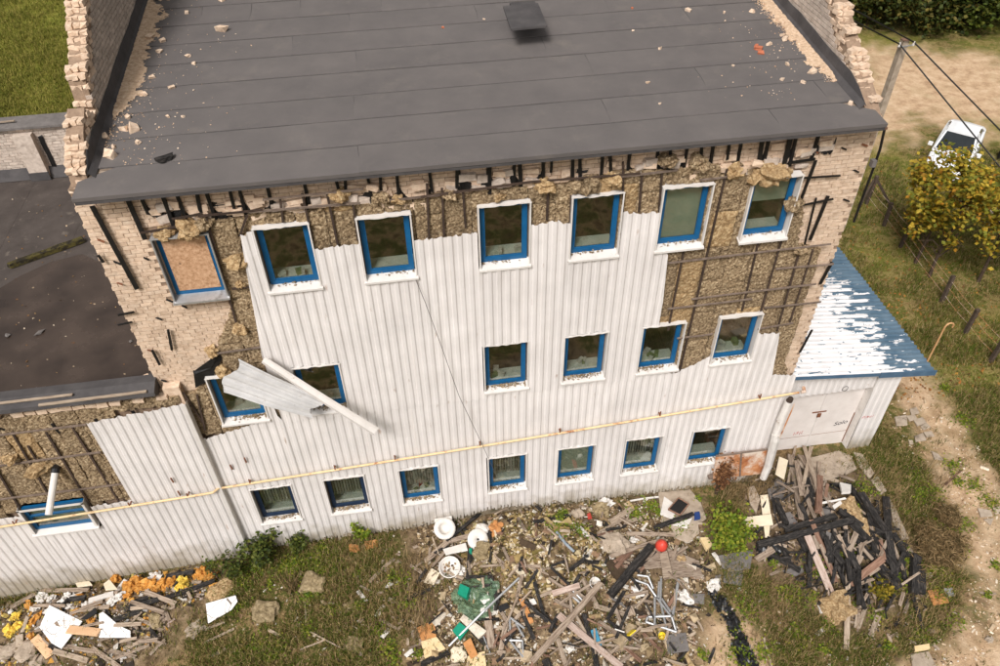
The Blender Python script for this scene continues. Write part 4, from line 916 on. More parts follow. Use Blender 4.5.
obj('fascia', MB().prism([(13.0, fx, srz(13.0)-.13), (RX1+.02, fx, srz(RX1)-.13), (RX1+.02, fx, srz(RX1)+.07), (13.0, fx, srz(13.0)+.07)], (0, .03, 0)), bluef, shed)
obj('fascia', MB().prism([(10.05, fx+.01, srz(10.05)-.07), (12.98, fx+.01, srz(12.98)-.07), (12.98, fx+.01, srz(12.98)+.05), (10.05, fx+.01, srz(10.05)+.05)], (0, .02, 0)), bluef, shed)
for y in (1.2, 3.0, 4.8, 6.6): obj('rafter', MB().bx(14.0, RX1-.05, y, y+.08, 3.5, 3.62), batten, shed)
DY = SY+.26
obj('door_lintel', MB().bx(10.06, 13.28, SY+.05, DY-.01, 2.89, 3.70), white_dirty, shed)
door_m = mat('door_paint', [(208,199,192),(224,216,210)], 2.2, .6, coords='World', stain=((150,92,74), 2.6, .66, .74))
d0, dm, d1, dz0, dz1 = 10.75, 12.0, 13.27, .0, 2.88
obj('door_side_panel', MB().bx(10.06, 10.74, DY-.02, DY+.04, -.1, 2.88), white_dirty, shed)
for a, b in ((d0, dm-.006), (dm+.006, d1)):
    dl = obj('door_leaf', MB().bx(a, b, DY, DY+.05, dz0, dz1), door_m, shed)
    obj('weld_seam', MB().bx(a+.02, b-.02, DY-.006, DY-.0005, .62, .630), iron, dl); obj('door_edge', MB().bx(b-.03, b-.004, DY-.008, DY-.001, dz0+.05, 1.5), iron if b > 12.5 else white_dirty, dl)
hasp = obj('hasp', MB().bx(dm-.25, dm+.22, DY-.02, DY-.008, 1.75, 1.80).bx(dm-.06, dm+.06, DY-.05, DY-.021, 1.55, 1.72), iron, shed)
obj('vent_ring', MB().tube([Vector((12.3+.09*cos(t), SY-.04, 3.1+.1*sin(t))) for t in [i*.55 for i in range(12)]], .008, 5), tar, shed)
sheets([(13.28,-.05),(14.05,-.05),(14.05,3.66),(13.28,3.70)], 13.29, 14.05, SY-.02, 'cladding_sheet', shed, (), width=4, jag_top=.0, jag_bot=.03)
obj('door_jamb', MB().bx(13.275, 13.285, SY-.02, DY-.001, -.05, 3.7), white_dirty, shed)
sheets([(10.06,2.92),(13.26,2.92),(13.26,3.68),(10.06,3.9)], 10.06, 13.26, SY+.03, 'cladding_sheet', shed, (), width=4, jag_top=0, jag_bot=.01)
def text_mesh(txt, size, loc, rz, m, name, parent, tilt=0):
    cu = bpy.data.curves.new('lettering', 'FONT'); cu.body = txt; cu.size = size; cu.shear = .3; cu.extrude = .001
    t = bpy.data.objects.new('lettering', cu); COL.objects.link(t); dg = bpy.context.evaluated_depsgraph_get(); me = bpy.data.meshes.new_from_object(t.evaluated_get(dg)); bpy.data.objects.remove(t)
    me.materials.clear(); me.materials.append(m); R = Matrix.Rotation(pi/2, 4, 'X') @ Matrix.Rotation(rz, 4, 'Z'); me.transform(R)
    o = bpy.data.objects.new(name, me); COL.objects.link(o); place(o, Vector(loc), parent); return o
dls = [c_ for c_ in bpy.data.objects if c_.name.startswith('door_leaf')]
text_mesh('Solo', .26, onY(833,426,DY-.004), .15, print_black, 'scrawl', dls[-1])
def scribble(c, w, h, n, m, parent, Y):
    pts = [Vector((c.x-w/2+w*i/n+U(-.02,.02), Y, c.z+(h/2 if i % 2 else -h/2)*U(.4,1))) for i in range(n+1)]; obj('scrawl', MB().tube(pts, .009, 4), m, parent)
scribble(onY(868,417,SY-.06), .34, .13, 11, print_red, shed, SY-.055); scribble(onY(858,413,DY), .22, .12, 7, print_red, dls[-1], DY-.008); scribble(onY(798,433,DY), .3, .2, 9, print_red, dls[0], DY-.006)
# ------------------------------------------------------------------ vegetation helpers
leaf_green = ramp_isl('leaf_green', [(52,66,20),(74,88,28),(96,106,38),(62,76,24),(116,118,48),(44,54,18)], .6, .3, .35)
leaf_dark = ramp_isl('leaf_dark', [(40,50,18),(56,68,24),(76,84,34),(48,58,20),(96,96,44),(112,100,46)], .6, .3, .3)
leaf_autumn = ramp_isl('leaf_autumn', [(172,142,38),(200,168,52),(120,122,42),(210,178,66),(98,106,36),(186,130,40),(148,148,50),(112,116,42)], .65, .3, .35)
leaf_bright = ramp_isl('leaf_bright', [(88,112,24),(112,136,36),(136,152,44),(72,96,24),(160,160,56)], .6, .3, .4)
leaf_brown = ramp_isl('leaf_brown', [(96,66,44),(124,86,58),(84,56,40),(146,106,72)], .9, .1, .2)
twig_dry = ramp_isl('twig_dry', [(118,96,66),(152,126,88),(180,154,114),(98,84,56)], .95, .1, .15)
bark = mat('bark', [(62,50,40),(92,76,62)], 12, .95, .7, 30)
def leaf(mb, p, s, wd=.38):
    d = Vector((U(-1,1),U(-1,1),U(-.7,.5))); d = d.normalized() if d.length > .1 else Vector((1,0,0)); n = Vector((U(-.6,.6),U(-.6,.6),1)); w = d.cross(n).normalized()*s*wd; n = w.cross(d).normalized(); p = Vector(p)
    mb.add([p-d*s*.5, p+w+n*s*.08, p+d*s*.5, p-w+n*s*.08], [(0,1,2),(0,2,3)])
def grow_tree(name, base, H, R, lm, nleaf, ls, label, cat='tree', group=None, trunk_r=.09, crown_lo=.35, limbs=9, squash=1.0, gap=.35):
    base = Vector(base); t = thing(name, base, label, cat, group); mb = MB(); top = base+Vector((U(-.2,.2),U(-.2,.2),H*.8)); pts = [base+Vector((0,0,-.15))]+[base.lerp(top,k)+Vector((U(-.05,.05),U(-.05,.05),0)) for k in (.25,.5,.75,1)]
    mb.tube(pts, [trunk_r*1.25,trunk_r,trunk_r*.8,trunk_r*.5,trunk_r*.2], 7); cl = []; cc = base+Vector((0,0,H*(crown_lo+1)/2)); hz = H*(1-crown_lo)/2
    for i in range(limbs):
        k = U(crown_lo*.7,.9); a = base.lerp(top, k); an = i*2.4+U(-.4,.4); q = max(.25, 1-abs(2*k-1.1)**2); e = a+Vector((cos(an)*R*q*.75, sin(an)*R*q*.75, U(.15,.5)*H*.3)); m_ = a.lerp(e,.5)+Vector((0,0,.08*H*.5)); mb.tube([a, m_, e], [trunk_r*.45,trunk_r*.3,trunk_r*.1], 5)
    obj('trunk', mb, bark, t); lf = MB(); ncl = max(12, nleaf//(45 if gap < .5 else 62))
    while len(cl) < ncl:
        v = Vector((U(-1,1),U(-1,1),U(-1,1)))
        if v.length > 1 or v.length < .35: continue
        if noise.noise(v*2.3+base) < -gap*.5 and rnd() < .85: continue
        s = 1+(.25 if gap < .5 else .6)*noise.noise(v*1.6+base*.7); cl.append((cc+Vector((v.x*R*s, v.y*R*s, v.z*hz*s*squash)), U(.5,1.2)))
    for i in range(nleaf):
        c, q = cl[i % ncl]; s_ = R*(.20 if gap < .5 else .145)*q; p = c+Vector((random.gauss(0,1)*s_, random.gauss(0,1)*s_, random.gauss(0,1)*s_*.75)); p.z = max(p.z, base.z+.15); leaf(lf, p, ls*U(.6,1.3))
    obj('crown', lf, lm, t); return t
def grow_bush(name, base, R, H, lm, n, ls, label, stems=9, cat='shrub', group=None, wd=.38):
    base = Vector(base); t = thing(name, base, label, cat, group); sm = MB(); lf = MB()
    for i in range(stems):
        a = U(0,6.28); e = base+Vector((cos(a)*R*U(.2,.9), sin(a)*R*U(.2,.9), H*U(.55,1))); m_ = base.lerp(e,.5)+Vector((0,0,H*.15)); sm.tube([base+Vector((U(-.1,.1)*R,U(-.1,.1)*R,-.05)), m_, e], [.016,.011,.005], 5)
        for j in range(n//stems):
            k = U(.25,1.05); c = base.lerp(m_, k*2) if k < .5 else m_.lerp(e, k*2-1); leaf(lf, c+Vector((random.gauss(0,.16*R),random.gauss(0,.16*R),random.gauss(0,.10*H))), ls*U(.6,1.3), wd)
    obj('stems', sm, bark, t); obj('foliage', lf, lm, t); return t

# ------------------------------------------------------------------ trees and shrubs
for i, (x, y, H, R) in enumerate([(27.5,35,5.2,3.0),(31,33.4,4.4,2.6),(34,32.2,4.6,2.7),(37,31.8,4.2,2.5),(40,32.6,5,2.9),(43.5,34,5,3.0),(29.5,38,6,3.0),(33.5,36.5,6,3.2),(38,36.5,6.3,3.3),(42,38,6,3.3),(26,39,6,3),(46,31,4.6,2.8)]):
    grow_tree('thicket_tree', (x, y, 0), H, R, leaf_dark if i % 3 else leaf_green, 4200 if i < 6 else 2600, .30, 'dense dark green tree in the thicket beyond the sandy yard', group='thicket beyond the sandy yard', crown_lo=.06, trunk_r=.12, gap=.2)
for px_, H, R, n, lab in (((929,277),6.2,1.9,3000,'young maple turning orange by the fence, tallest of the maples'),((915,263),5.2,1.4,1900,'slim young maple with yellowing leaves by the fence post row'),((978,282),6.0,2.0,3000,'wide orange maple growing closest to the white car')):
    b = onG(*px_); grow_tree('maple_tree', b, H, R, leaf_autumn, n, .19, lab, group='young maples by the fence', crown_lo=.28, trunk_r=.06, gap=.9, limbs=16)
b = onG(735,545); grow_bush('green_shrub', b+Vector((-.1,.1,0)), .85, 1.0, leaf_bright, 1300, .11, 'bright green leafy shrub growing between slabs and timber heap', 16)
b = onG(268,560); grow_bush('wall_shrub', b, .75, 1.0, leaf_green, 700, .11, 'wide green shrub at the foot of the ribbed wall near its corner', 12)
b = onG(240,572); grow_bush('wall_shrub', b, .55, .8, leaf_green, 380, .10, 'small green shrub beside the orange foam heap', 9)
b = onG(300,552); grow_bush('wall_shrub', b, .5, .7, leaf_green, 300, .10, 'low green shrub beside the dead stalk clump', 8)
b = onG(360,541); grow_bush('wall_shrub', b, .38, .75, leaf_bright, 190, .10, 'lone sapling of bright leaves above the terracotta shards', 6)
b = onG(218,578); grow_bush('wall_shrub', b, .25, .95, leaf_green, 70, .08, 'thin wispy sapling leaning on the ribbed wall', 4)
b = onG(716,494); grow_bush('dead_weed', b, .42, 1.7, leaf_brown, 620, .09, 'tall dead brown weed in front of the rusty panels', 7, 'weed')
b = onG(935,556); grow_bush('dry_bush', b, .85, .75, twig_dry, 5200, .22, 'dry brown twiggy bush beside the charred timber heap', 40, 'bush', wd=.05)
b = onG(945,520); grow_bush('dry_bush', b, .5, .5, twig_dry, 1600, .2, 'smaller dry bush at the edge of the sandy track', 20, 'bush', wd=.05)
b = onG(878,598); grow_bush('yellow_weed', b, .42, .55, ramp_isl('leaf_goldenrod', [(150,130,40),(112,104,36),(176,150,56),(90,88,32)], .8, .1, .3), 260, .09, 'yellow-green flowering weed below the charred timbers', 9, 'weed')
b = onG(292,590); 
st = MB()
for _ in range(26): st.tube([b+Vector((U(-.15,.15),U(-.15,.15),-.05)), b+Vector((U(-.3,.3),U(-.3,.3),U(.5,1.0)))], [.012,.005], 5)
tag(obj('dead_stalks', st, twig_dry), 'clump of pale dead stalks in front of the wall shrubs', 'weed')

# ------------------------------------------------------------------ pole, wires, fence, car
px0 = onZ(905, 40, 8.5); pole = thing('utility_pole', (px0.x, px0.y, 0), 'grey concrete utility pole with paired wires beside the sandy yard', 'utility pole')
obj('post', MB().beam((px0.x, px0.y, -.3), (px0.x, px0.y, 8.5), .30, .26, up=(0,1,0), taper=.72), concrete, pole)
obj('top_cap', MB().bx(px0.x-.12, px0.x+.12, px0.y-.12, px0.y+.12, 8.501, 8.53), wood_r, pole)
obj('bracket', MB().beam((px0.x-.3, px0.y-.12, 8.3), (px0.x+.35, px0.y-.16, 8.36), .04, .04), steel, pole)
for x in (-.26, .3): obj('insulator', MB().tube([(px0.x+x, px0.y-.14, 8.33), (px0.x+x, px0.y-.14, 8.48)], [.05,.035], 8), enamel, pole)
def wire(a, b, sag, lab):
    tag(obj('overhead_wire', MB().tube([a.lerp(b,k/16)-Vector((0,0,sag*4*(k/16)*(1-k/16))) for k in range(17)], .028, 5), tar), lab, 'wire')
A1 = Vector((px0.x+.3, px0.y-.14, 8.45)); A0 = Vector((px0.x-.26, px0.y-.14, 8.42))
q1 = onX(1000, 130, 21.5); q2 = onX(1000, 167, 21.5)
wire(A1, A1+(q1-A1)*2.2, .0, 'upper of two wires from the pole over the white car'); wire(A0, A0+(q2-A0)*2.2, .0, 'lower of two wires from the pole over the white car')
q3 = onX(860, 13, 16.0); q4 = onX(860, 24, 16.0); wire(A1, A1+(q3-A1)*1.6, .0, 'upper wire from the pole passing behind the brick gable'); wire(A0, A0+(q4-A0)*1.6, .0, 'lower wire from the pole passing behind the brick gable')
post_m = mat('post_wood', [(60,50,42),(92,78,66)], 8, .95, .5, 25, objr=.12)
FP = [((866,204),1.5,'old dark braced fence post near the brick corner'),((884,226),1.2,'dark fence post next after the braced one'),((900,247),1.15,'short dark fence post left of the slim maple trunk'),((941,303),1.35,'dark fence post standing clear below the maple crowns'),((965,333),1.25,'dark fence post midway along the open stretch of fence'),((990,362),1.35,'dark fence post farthest from the braced one')]
FPW = []
for px_, h, lb_ in FP:
    b = onG(*px_); FPW.append((b, h)); tag(obj('fence_post', MB().beam(b+Vector((0,0,-.3)), b+Vector((U(-.05,.05),U(-.05,.05),h)), .13, .13, up=(0,1,0), seg=3, jit=.008), post_m), lb_, 'fence post', 'posts of the wire fence')
b, h = FPW[0]; tag(obj('post_brace', MB().beam(b+Vector((.05,0,1.35)), b+Vector((1.05,-.3,0)), .11, .11), post_m), 'slanting brace propping the first fence post near the brick corner', 'brace')
c = FPW[0][0]; tag(obj('post_brace', MB().beam(c+Vector((-.05,0,1.3)), c+Vector((-.7,-.5,0)), .09, .09), post_m), 'second slanting brace on the other side of the first fence post', 'brace')
wf = MB()
tag_w = thing('fence_wire', FPW[0][0], 'sagging rusty wires strung between the dark fence posts', 'fence wire')
for z in (.4, .8, 1.1):
    for (a, ha), (b, hb) in zip(FPW, FPW[1:]): obj('wire', MB().tube([a+Vector((0,0,z)), a.lerp(b,.5)+Vector((0,0,z-.05)), b+Vector((0,0,z))], .006, 4), rust, tag_w)
b = onG(927, 362); t1 = onY(940, 333, b.y); hk = [b+Vector((0,0,-.1)), b+Vector((0,0,.9)), b+Vector((0,0,1.75))]+[b+Vector((.16-.16*cos(q), 0, 1.75+.16*sin(q))) for q in (.6,1.2,1.8,2.4,3.0,3.6)]
tag(obj('hooked_pipe', MB().tube(hk, .03, 8), mat('ochre_pipe', [(186,138,92),(206,164,118)], 4, .7)), 'ochre standpipe with a hooked top standing behind the shed corner', 'pipe')
b = onG(998, 160); tag(obj('dark_gatepost', MB().beam(b, b+Vector((0,0,1.6)), .16, .16, up=(0,1,0), seg=3, jit=.01).box(b+Vector((0,0,1.64)), (.3,.3,.1)), tar), 'dark capped gatepost beside the white car', 'post')
b = onG(1000, 214); tag(obj('concrete_slab', MB().box(b+Vector((.1,0,.10)), (1.5,1.1,.22), Matrix.Rotation(.5,3,'Z'), jit=.03), concrete), 'grey concrete slab lying among the maple trees', 'slab')

def build_car():
    SC = 1.08; fr = Vector((25.1,14.95,0)); ax = Vector((-.69,-.72,0)).normalized(); lf_ = Vector((-ax.y, ax.x, 0)); c0 = fr-ax*2.32*SC
    T = lambda x, y, z: c0+(ax*x+lf_*y+Vector((0,0,z)))*SC
    car = thing('parked_car', c0, 'white four-door car parked on grass at the edge of the sandy yard', 'car')
    paint = mat('white_car_paint', [(226,226,226),(234,234,234)], 2, .25, spec=.5); dark = mat('car_glass', [(30,34,36),(44,48,50)], 2, .12, spec=.6); tyre_m = mat('tyre', [(22,22,22),(34,34,34)], 9, .8); lamp = mat('headlamp', [(150,150,146),(190,190,186)], 9, .15, spec=.6)
    S = [(-2.3,.66,.40,.74),(-2.2,.80,.28,.92),(-1.9,.85,.22,.99),(-1.2,.88,.20,1.0),(-.4,.89,.19,.97),(.4,.89,.19,.95),(1.0,.885,.19,.93),(1.5,.87,.20,.87),(1.95,.83,.22,.79),(2.2,.75,.26,.70),(2.32,.62,.32,.58)]
    vs = []; fs = []
    for x, w, zl, zt in S:
        for y, z in ((-.88*w,zl),(-w,zl+.14),(-w*1.01,(zl+zt)/2),(-w*.95,zt-.06),(-w*.82,zt),(0,zt+.035),(.82*w,zt),(w*.95,zt-.06),(w*1.01,(zl+zt)/2),(w,zl+.14),(.88*w,zl)): vs.append(T(x,y,z))
    n = 11
    for i in range(len(S)-1):
        for k in range(n): a = i*n+k; b = i*n+(k+1)%n; fs.append((a, b, b+n, a+n))
    fs += [tuple(range(n)), tuple(reversed(range((len(S)-1)*n, len(S)*n)))]
    body = obj('body', MB().add(vs, fs), paint, car, smooth=False); bv = body.modifiers.new('bevel','BEVEL'); bv.width = .03; bv.segments = 2
    G = [(-1.62,.74,.99),(-.95,.62,1.40),(.22,.62,1.43),(1.02,.76,.94)]
    def sec(i, s, dz=0): x, w, z = G[i]; return T(x, w*s, z+dz)
    roofp = MB(); roofp.add([sec(1,-1),sec(2,-1),sec(2,1),sec(1,1),sec(1,-.6,.045),sec(2,-.6,.045),sec(2,.6,.045),sec(1,.6,.045)], [(4,5,6,7),(0,1,5,4),(2,3,7,6),(1,2,6,5),(3,0,4,7)]); obj('roof', roofp, paint, car)
    obj('windscreen', MB().add([sec(2,-.96),sec(3,-.96),sec(3,0,.03)+ax*.08,sec(3,.96),sec(2,.96)], [(0,1,2,3,4)]), dark, car); obj('rear_window', MB().add([sec(0,-.95),sec(1,-.95),sec(1,.95),sec(0,.95)], [(0,1,2,3)]), dark, car)
    for s in (-1, 1):
        ins = lambda p: p-lf_*s*.012
        obj('side_window', MB().add([ins(sec(0,s)),ins(sec(3,s)),ins(sec(2,s)),ins(sec(1,s))], [(0,1,2,3)]), dark, car)
        for a, b in ((sec(0,s),sec(1,s)),(sec(3,s),sec(2,s)),(T(-.35,s*.8,.95),T(-.35,s*.63,1.42))): obj('pillar', MB().beam(a, b, .07, .05), paint, car)
        obj('mirror', MB().box(T(.85,s*1.0,.98), (.16,.2,.14), Matrix.Rotation(math.atan2(ax.y,ax.x),3,'Z')), paint, car)
        for xw in (-1.38, 1.42):
            c = T(xw, s*.80, .31); t = obj('wheel', MB().tube([c-lf_*.11, c-lf_*.10, c+lf_*.10, c+lf_*.11], [.27,.315,.315,.27], 18), tyre_m, car); obj('rim', MB().tube([c+lf_*s*.112, c+lf_*s*.12], .2, 12), steel, t)
        for yy, r_ in ((.66,.085),(.47,.075)): c = T(2.235,s*yy,.62); obj('headlight', MB().tube([c-ax*.06, c+ax*.02, c+ax*.045], [r_,r_,r_*.5], 12), lamp, car)
    obj('grille', MB().beam(T(2.325,-.28,.58), T(2.325,.28,.58), .04, .2), slate, car); obj('bumper', MB().beam(T(2.30,-.72,.40), T(2.30,.72,.40), .12, .16), paint, car); obj('lower_grille', MB().beam(T(2.33,-.55,.30), T(2.33,.55,.30), .1, .07), tyre_m, car)
    obj('bonnet_line', MB().beam(T(1.05,-.72,.955), T(2.15,-.55,.775), .012, .012).beam(T(1.05,.72,.955), T(2.15,.55,.775), .012, .012), slate, car)
build_car()

# ------------------------------------------------------------------ grass
grass_m = ramp_isl('grass_blades', [(60,84,22),(96,114,38),(176,150,100),(50,66,18),(136,118,66),(200,176,128),(108,82,50),(84,104,30)], .8, .15, .3)
lush_m = ramp_isl('field_grass', [(98,106,38),(122,124,48),(146,140,64),(84,94,34),(160,148,78)], .8, .15, .3)
def tufts(mb, n, fn, h, w, spread=.08, bl=5):
    k = 0; tries = 0
    while k < n and tries < n*20:
        tries += 1; r = fn()
        if r is None: continue
        x, y, s = r; z = hgt(x, y); k += 1
        for _ in range(bl):
            a = U(0,6.28); d = Vector((cos(a),sin(a),0)); b = Vector((x+U(-1,1)*spread, y+U(-1,1)*spread, z-.02)); L_ = h*s*U(.5,1.4); e = d*L_*U(.25,1.0); q = Vector((-d.y,d.x,0))*w
            mb.add([b-q, b+q, b+e*.5+Vector((0,0,L_*.8))+q*.6, b+e*.5+Vector((0,0,L_*.8))-q*.6, b+e+Vector((0,0,L_*U(.6,1)))], [(0,1,2,3),(3,2,4)])
def near_grass():
    px_ = (U(-30,1030), U(440,700)) if rnd() < .75 else (U(840,1030), U(150,470)); p = onZ(*px_)
    if p.y > -.12 and p.x < 10.1 or (10 < p.x < 14 and p.y > .6): return None
    sa, so_ = zone_at(p.x, p.y)
    if sa > .45 and rnd() < .96: return None
    if so_ > .45 and rnd() < .90: return None
    g = fz(p.x, p.y, .8, 61)
    if g < -.1 and rnd() < .6: return None
    return p.x, p.y, 1+.8*g
gm = MB(); tufts(gm, 24000, near_grass, .16, .009, .12, 5); stuff(obj('grass', gm, grass_m, recenter=False), 'short dry green and brown grass growing round the rubble', 'grass')
def far_grass():
    p = onZ(U(-20,75), U(-15,128))
    if p.y < 11.4: return None
    return p.x, p.y, 1+.7*fz(p.x,p.y,.4,62)
gm = MB(); tufts(gm, 5000, far_grass, .28, .02, .25, 5); stuff(obj('field_grass', gm, lush_m, recenter=False), 'long green field grass beyond the annex roof', 'grass')
wd_ = MB(); spots = [(U(200,420),U(555,665)) for _ in range(26)]+[(U(700,830),U(560,665)) for _ in range(16)]+[(U(840,960),U(470,650)) for _ in range(26)]+[(U(560,700),U(500,535)) for _ in range(10)]+[(U(900,1000),U(380,600)) for _ in range(16)]+[(U(240,330),U(550,575)) for _ in range(10)]
for a, b in spots:
    c = onG(a, b)
    if c.y > -.1 and c.x < 10.1: continue
    R_ = U(.12,.42)
    for _ in range(int(140*R_/.3)):
        x, y = c.x+random.gauss(0,R_*.5), c.y+random.gauss(0,R_*.5); leaf(wd_, (x, y, hgt(x, y)+U(.02,.14)), U(.04,.09))
stuff(obj('low_weeds', wd_, leaf_bright, recenter=False), 'patches of low green broad-leaved weeds among grass and rubble', 'weeds')
def dry_clump():
    px_ = random.choice([(U(745,830),U(575,640)),(U(430,400),U(560,640)),(U(330,410),U(530,640)),(U(860,960),U(470,560)),(U(720,780),U(480,505)),(U(860,960),U(570,640))]); p = onZ(*px_); return p.x, p.y, U(.7,1.5)
gm = MB(); tufts(gm, 620, dry_clump, .28, .007, .18, 8); stuff(obj('dry_grass', gm, twig_dry, recenter=False), 'longer dry straw-coloured grass clumps among the rubble', 'grass')

# fallen maple leaves, and leaf specks on the annex roof
fl = MB()
for _ in range(1500):
    p = onG(U(850,1010), U(170,400)); 
    if p.x > 14.9 or p.y < .3: leaf(fl, p+Vector((0,0,.03)), U(.06,.13))
stuff(obj('fallen_leaves', fl, ramp_isl('fallen_leaf', [(176,118,60),(150,100,58),(190,142,70),(120,84,54)], .8, .1, .2), recenter=False), 'fallen orange-brown leaves in the grass under the maples', 'leaves')
fl = MB()
for _ in range(130):
    a, b = U(-10,150), U(195,395); p = onZ(a, b, 7.024)
    if p.x < -6.6 and p.y > .3: leaf(fl, p, U(.03,.09)) if rnd() < .6 else fl.chunk(p, U(.015,.05), fl=.5)
stuff(obj('roof_litter', fl, ramp_isl('roof_litter', [(150,120,80),(160,140,116),(120,88,56),(180,164,142)], .9), recenter=False), 'leaf specks and crumbs on the wet annex roof', 'litter')
for a, b, s_ in ((40,333,.16),(8,336,.12),(131,342,.1)):
    p = onZ(a, b, 7.02); tag(obj('plastic_scrap', MB().chunk(p+Vector((0,0,.03)), s_, fl=.4), slate), 'dark plastic scrap lying on the wet annex roof', 'scrap', 'scraps on the annex roof')
# ------------------------------------------------------------------ rubble: small crumbs
crumb_b = ramp_isl('crumbs_pale', [(176,156,126),(134,114,86),(206,194,176),(154,130,98),(96,78,58),(188,168,140),(70,57,44),(214,206,194),(116,96,72),(166,142,106),(52,44,37),(140,112,88)], .95)
crumb_a = ramp_isl('crumbs_mixed', [(196,188,178),(190,140,66),(130,112,94),(60,52,45),(210,204,197),(190,166,96),(146,128,110),(172,150,138),(92,78,65),(44,38,33)], .95)
crumb_c = ramp_isl('crumbs_charred', [(48,44,42),(110,94,80),(150,128,108),(34,32,31),(84,70,60),(176,158,138),(62,56,52)], .95)
def scatter(n, region, r0, r1, m, name, lab, den=None, big=.04):
    mb = MB(); k = 0; t = 0
    xs_ = [p[0] for p in region]; ys_ = [p[1] for p in region]
    while k < n and t < n*30:
        t += 1; a, b = U(min(xs_), max(xs_)), U(min(ys_), max(ys_))
        if not inpoly(a+6*fz(a,b,.05,71), b+5*fz(a,b,.06,72), region): continue
        p = onG(a, b) if k % 1 == 0 else None
        if p.y > -.1 and p.x < 9.9: continue
        if fz(p.x, p.y, 1.1, 73) < -.15 and rnd() < .7: continue
        r = U(r0, r1)*(2.2 if rnd() < big else 1); k += 1; p.z += r*.25
        if rnd() < .3: mb.box(p, (r*U(1.5,4), r*U(.6,1.6), r*U(.3,.8)), Matrix.Rotation(U(0,6.3),3,'Z') @ Matrix.Rotation(U(-.5,.5),3,'X'), jit=r*.2)
        else: mb.chunk(p, r, fl=.8)
    return stuff(obj(name, mb, m, recenter=False), lab, 'rubble')
RB = [(415,520),(470,508),(560,500),(640,500),(690,510),(712,560),(700,610),(690,680),(400,680),(415,640),(440,600),(420,560)]
scatter(13000, RB, .013, .048, crumb_b, 'rubble', 'pale crumbled plaster and brick rubble heaped in front of the facade')
scatter(2600, [(470,520),(560,508),(600,530),(600,575),(560,600),(500,590),(455,570),(460,540)], .02, .07, ramp_isl('crumbs_wool', [(170,148,104),(136,114,74),(196,178,140),(150,128,84),(100,82,54),(212,198,172),(116,102,58),(70,60,40)], 1.0), 'wool_rubble', 'mossy mineral-wool crumbs covering the middle of the heap')
scatter(2600, [(-20,612),(60,592),(130,578),(215,565),(225,585),(180,610),(160,640),(110,680),(-20,690)], .02, .06, crumb_a, 'mixed_rubble', 'white and orange mixed crumbs under the panels by the annex wall')
scatter(2400, [(745,455),(800,458),(840,470),(880,500),(930,575),(925,600),(880,600),(850,625),(790,570),(745,545)], .02, .06, crumb_c, 'charred_rubble', 'charred crumbs between the burnt timbers below the shed')
scatter(900, [(700,560),(800,600),(900,620),(960,640),(960,690),(690,690)], .012, .04, crumb_b, 'scattered_crumbs', 'scattered pale crumbs on the bare soil below the timber heap')
scatter(900, [(240,560),(410,530),(420,690),(200,690)], .012, .045, crumb_b, 'grass_crumbs', 'sparse pale crumbs lying in the grass before the facade')
scatter(1500, [(880,375),(960,420),(1010,500),(1010,690),(900,690),(965,590),(900,460)], .01, .035, ramp_isl('gravel', [(200,176,146),(176,148,116),(220,204,182),(156,128,98)], .95), 'gravel', 'fine pale gravel on the sandy track beside the shed', big=.08)

scatter(420, RB, .07, .13, crumb_b, 'lump_rubble', 'fist-sized plaster lumps strewn over the central heap')
# dust and fragments on the roof
def dust_bank(xw, side, y0, y1, wid, lab):
    nx_, ny_ = 16, int((y1-y0)/.05); vs = []; fs = []; V = {}
    def q(i, j):
        if (i, j) not in V:
            x = xw+side*(.10+wid*1.5*i/nx_); y = y0+(y1-y0)*j/ny_; e = 1-i/nx_; V[i, j] = len(vs); vs.append((x, y, roofz(y)+.012+.05*e*e*sstep(0,.6,y-y0)+.014*fz(x,y,14,95)+.012*fz(x,y,30,96)))
        return V[i, j]
    for i in range(nx_):
        for j in range(ny_):
            x = xw+side*(.10+wid*1.5*(i+.5)/nx_); y = y0+(y1-y0)*(j+.5)/ny_; lim = .62+.4*fz(x,y,2.5,97)+.35*fz(x,y,9,98)
            if (i+.5)/nx_ < lim*sstep(-.1, 1.2, y-y0): fs.append((q(i,j),q(i+1,j),q(i+1,j+1),q(i,j+1)) if side > 0 else (q(i,j),q(i,j+1),q(i+1,j+1),q(i+1,j)))
    return stuff(obj('mortar_bank', MB().add(vs, fs), mat('mortar_bank'+str(side), [(168,140,114),(196,168,140),(214,190,164)], 14, .95, .6, 60, coords='World')), lab, 'mortar')
dust_bank(XL+.388, 1, 2.0, 9.0, .42, 'bank of tan mortar dust piled along the left roof upstand'); dust_bank(XR-.388, -1, 1.1, 9.0, .30, 'bank of tan mortar dust piled along the right roof upstand')
def roof_scatter(n, fn, r0, r1, name, lab, m):
    mb = MB()
    for _ in range(n):
        a, b = fn(); p = onRoof(a, b, .012); r = U(r0, r1)*(2 if rnd() < .03 else 1); mb.chunk(p+Vector((0,0,r*.3)), r, fl=.6)
    return stuff(obj(name, mb, m, recenter=False), lab, 'rubble')
dust_m = ramp_isl('mortar_dust', [(214,186,158),(196,166,138),(226,204,180),(180,148,120),(204,172,142)], .95)
def lband():
    b = U(-20,150); c = 146-.30*b if b > 0 else 146; s = abs(random.gauss(0,7 if b < 95 else 12)); return c-10+s*.9-.05*b, b
def rband():
    b = U(-15,82); return 757+b*.93-abs(random.gauss(0,5))+6, b
roof_scatter(5200, lambda: lband() if rnd() < .94 else (120+abs(random.gauss(0,45)), U(0,165)), .006, .026, 'mortar_rubble', 'mortar dust and chips along the left upstand of the roof', dust_m)
roof_scatter(2600, lambda: rband() if rnd() < .95 else (800-abs(random.gauss(0,40)), U(0,100)), .006, .026, 'mortar_rubble', 'mortar dust and chips along the right upstand of the roof', dust_m)
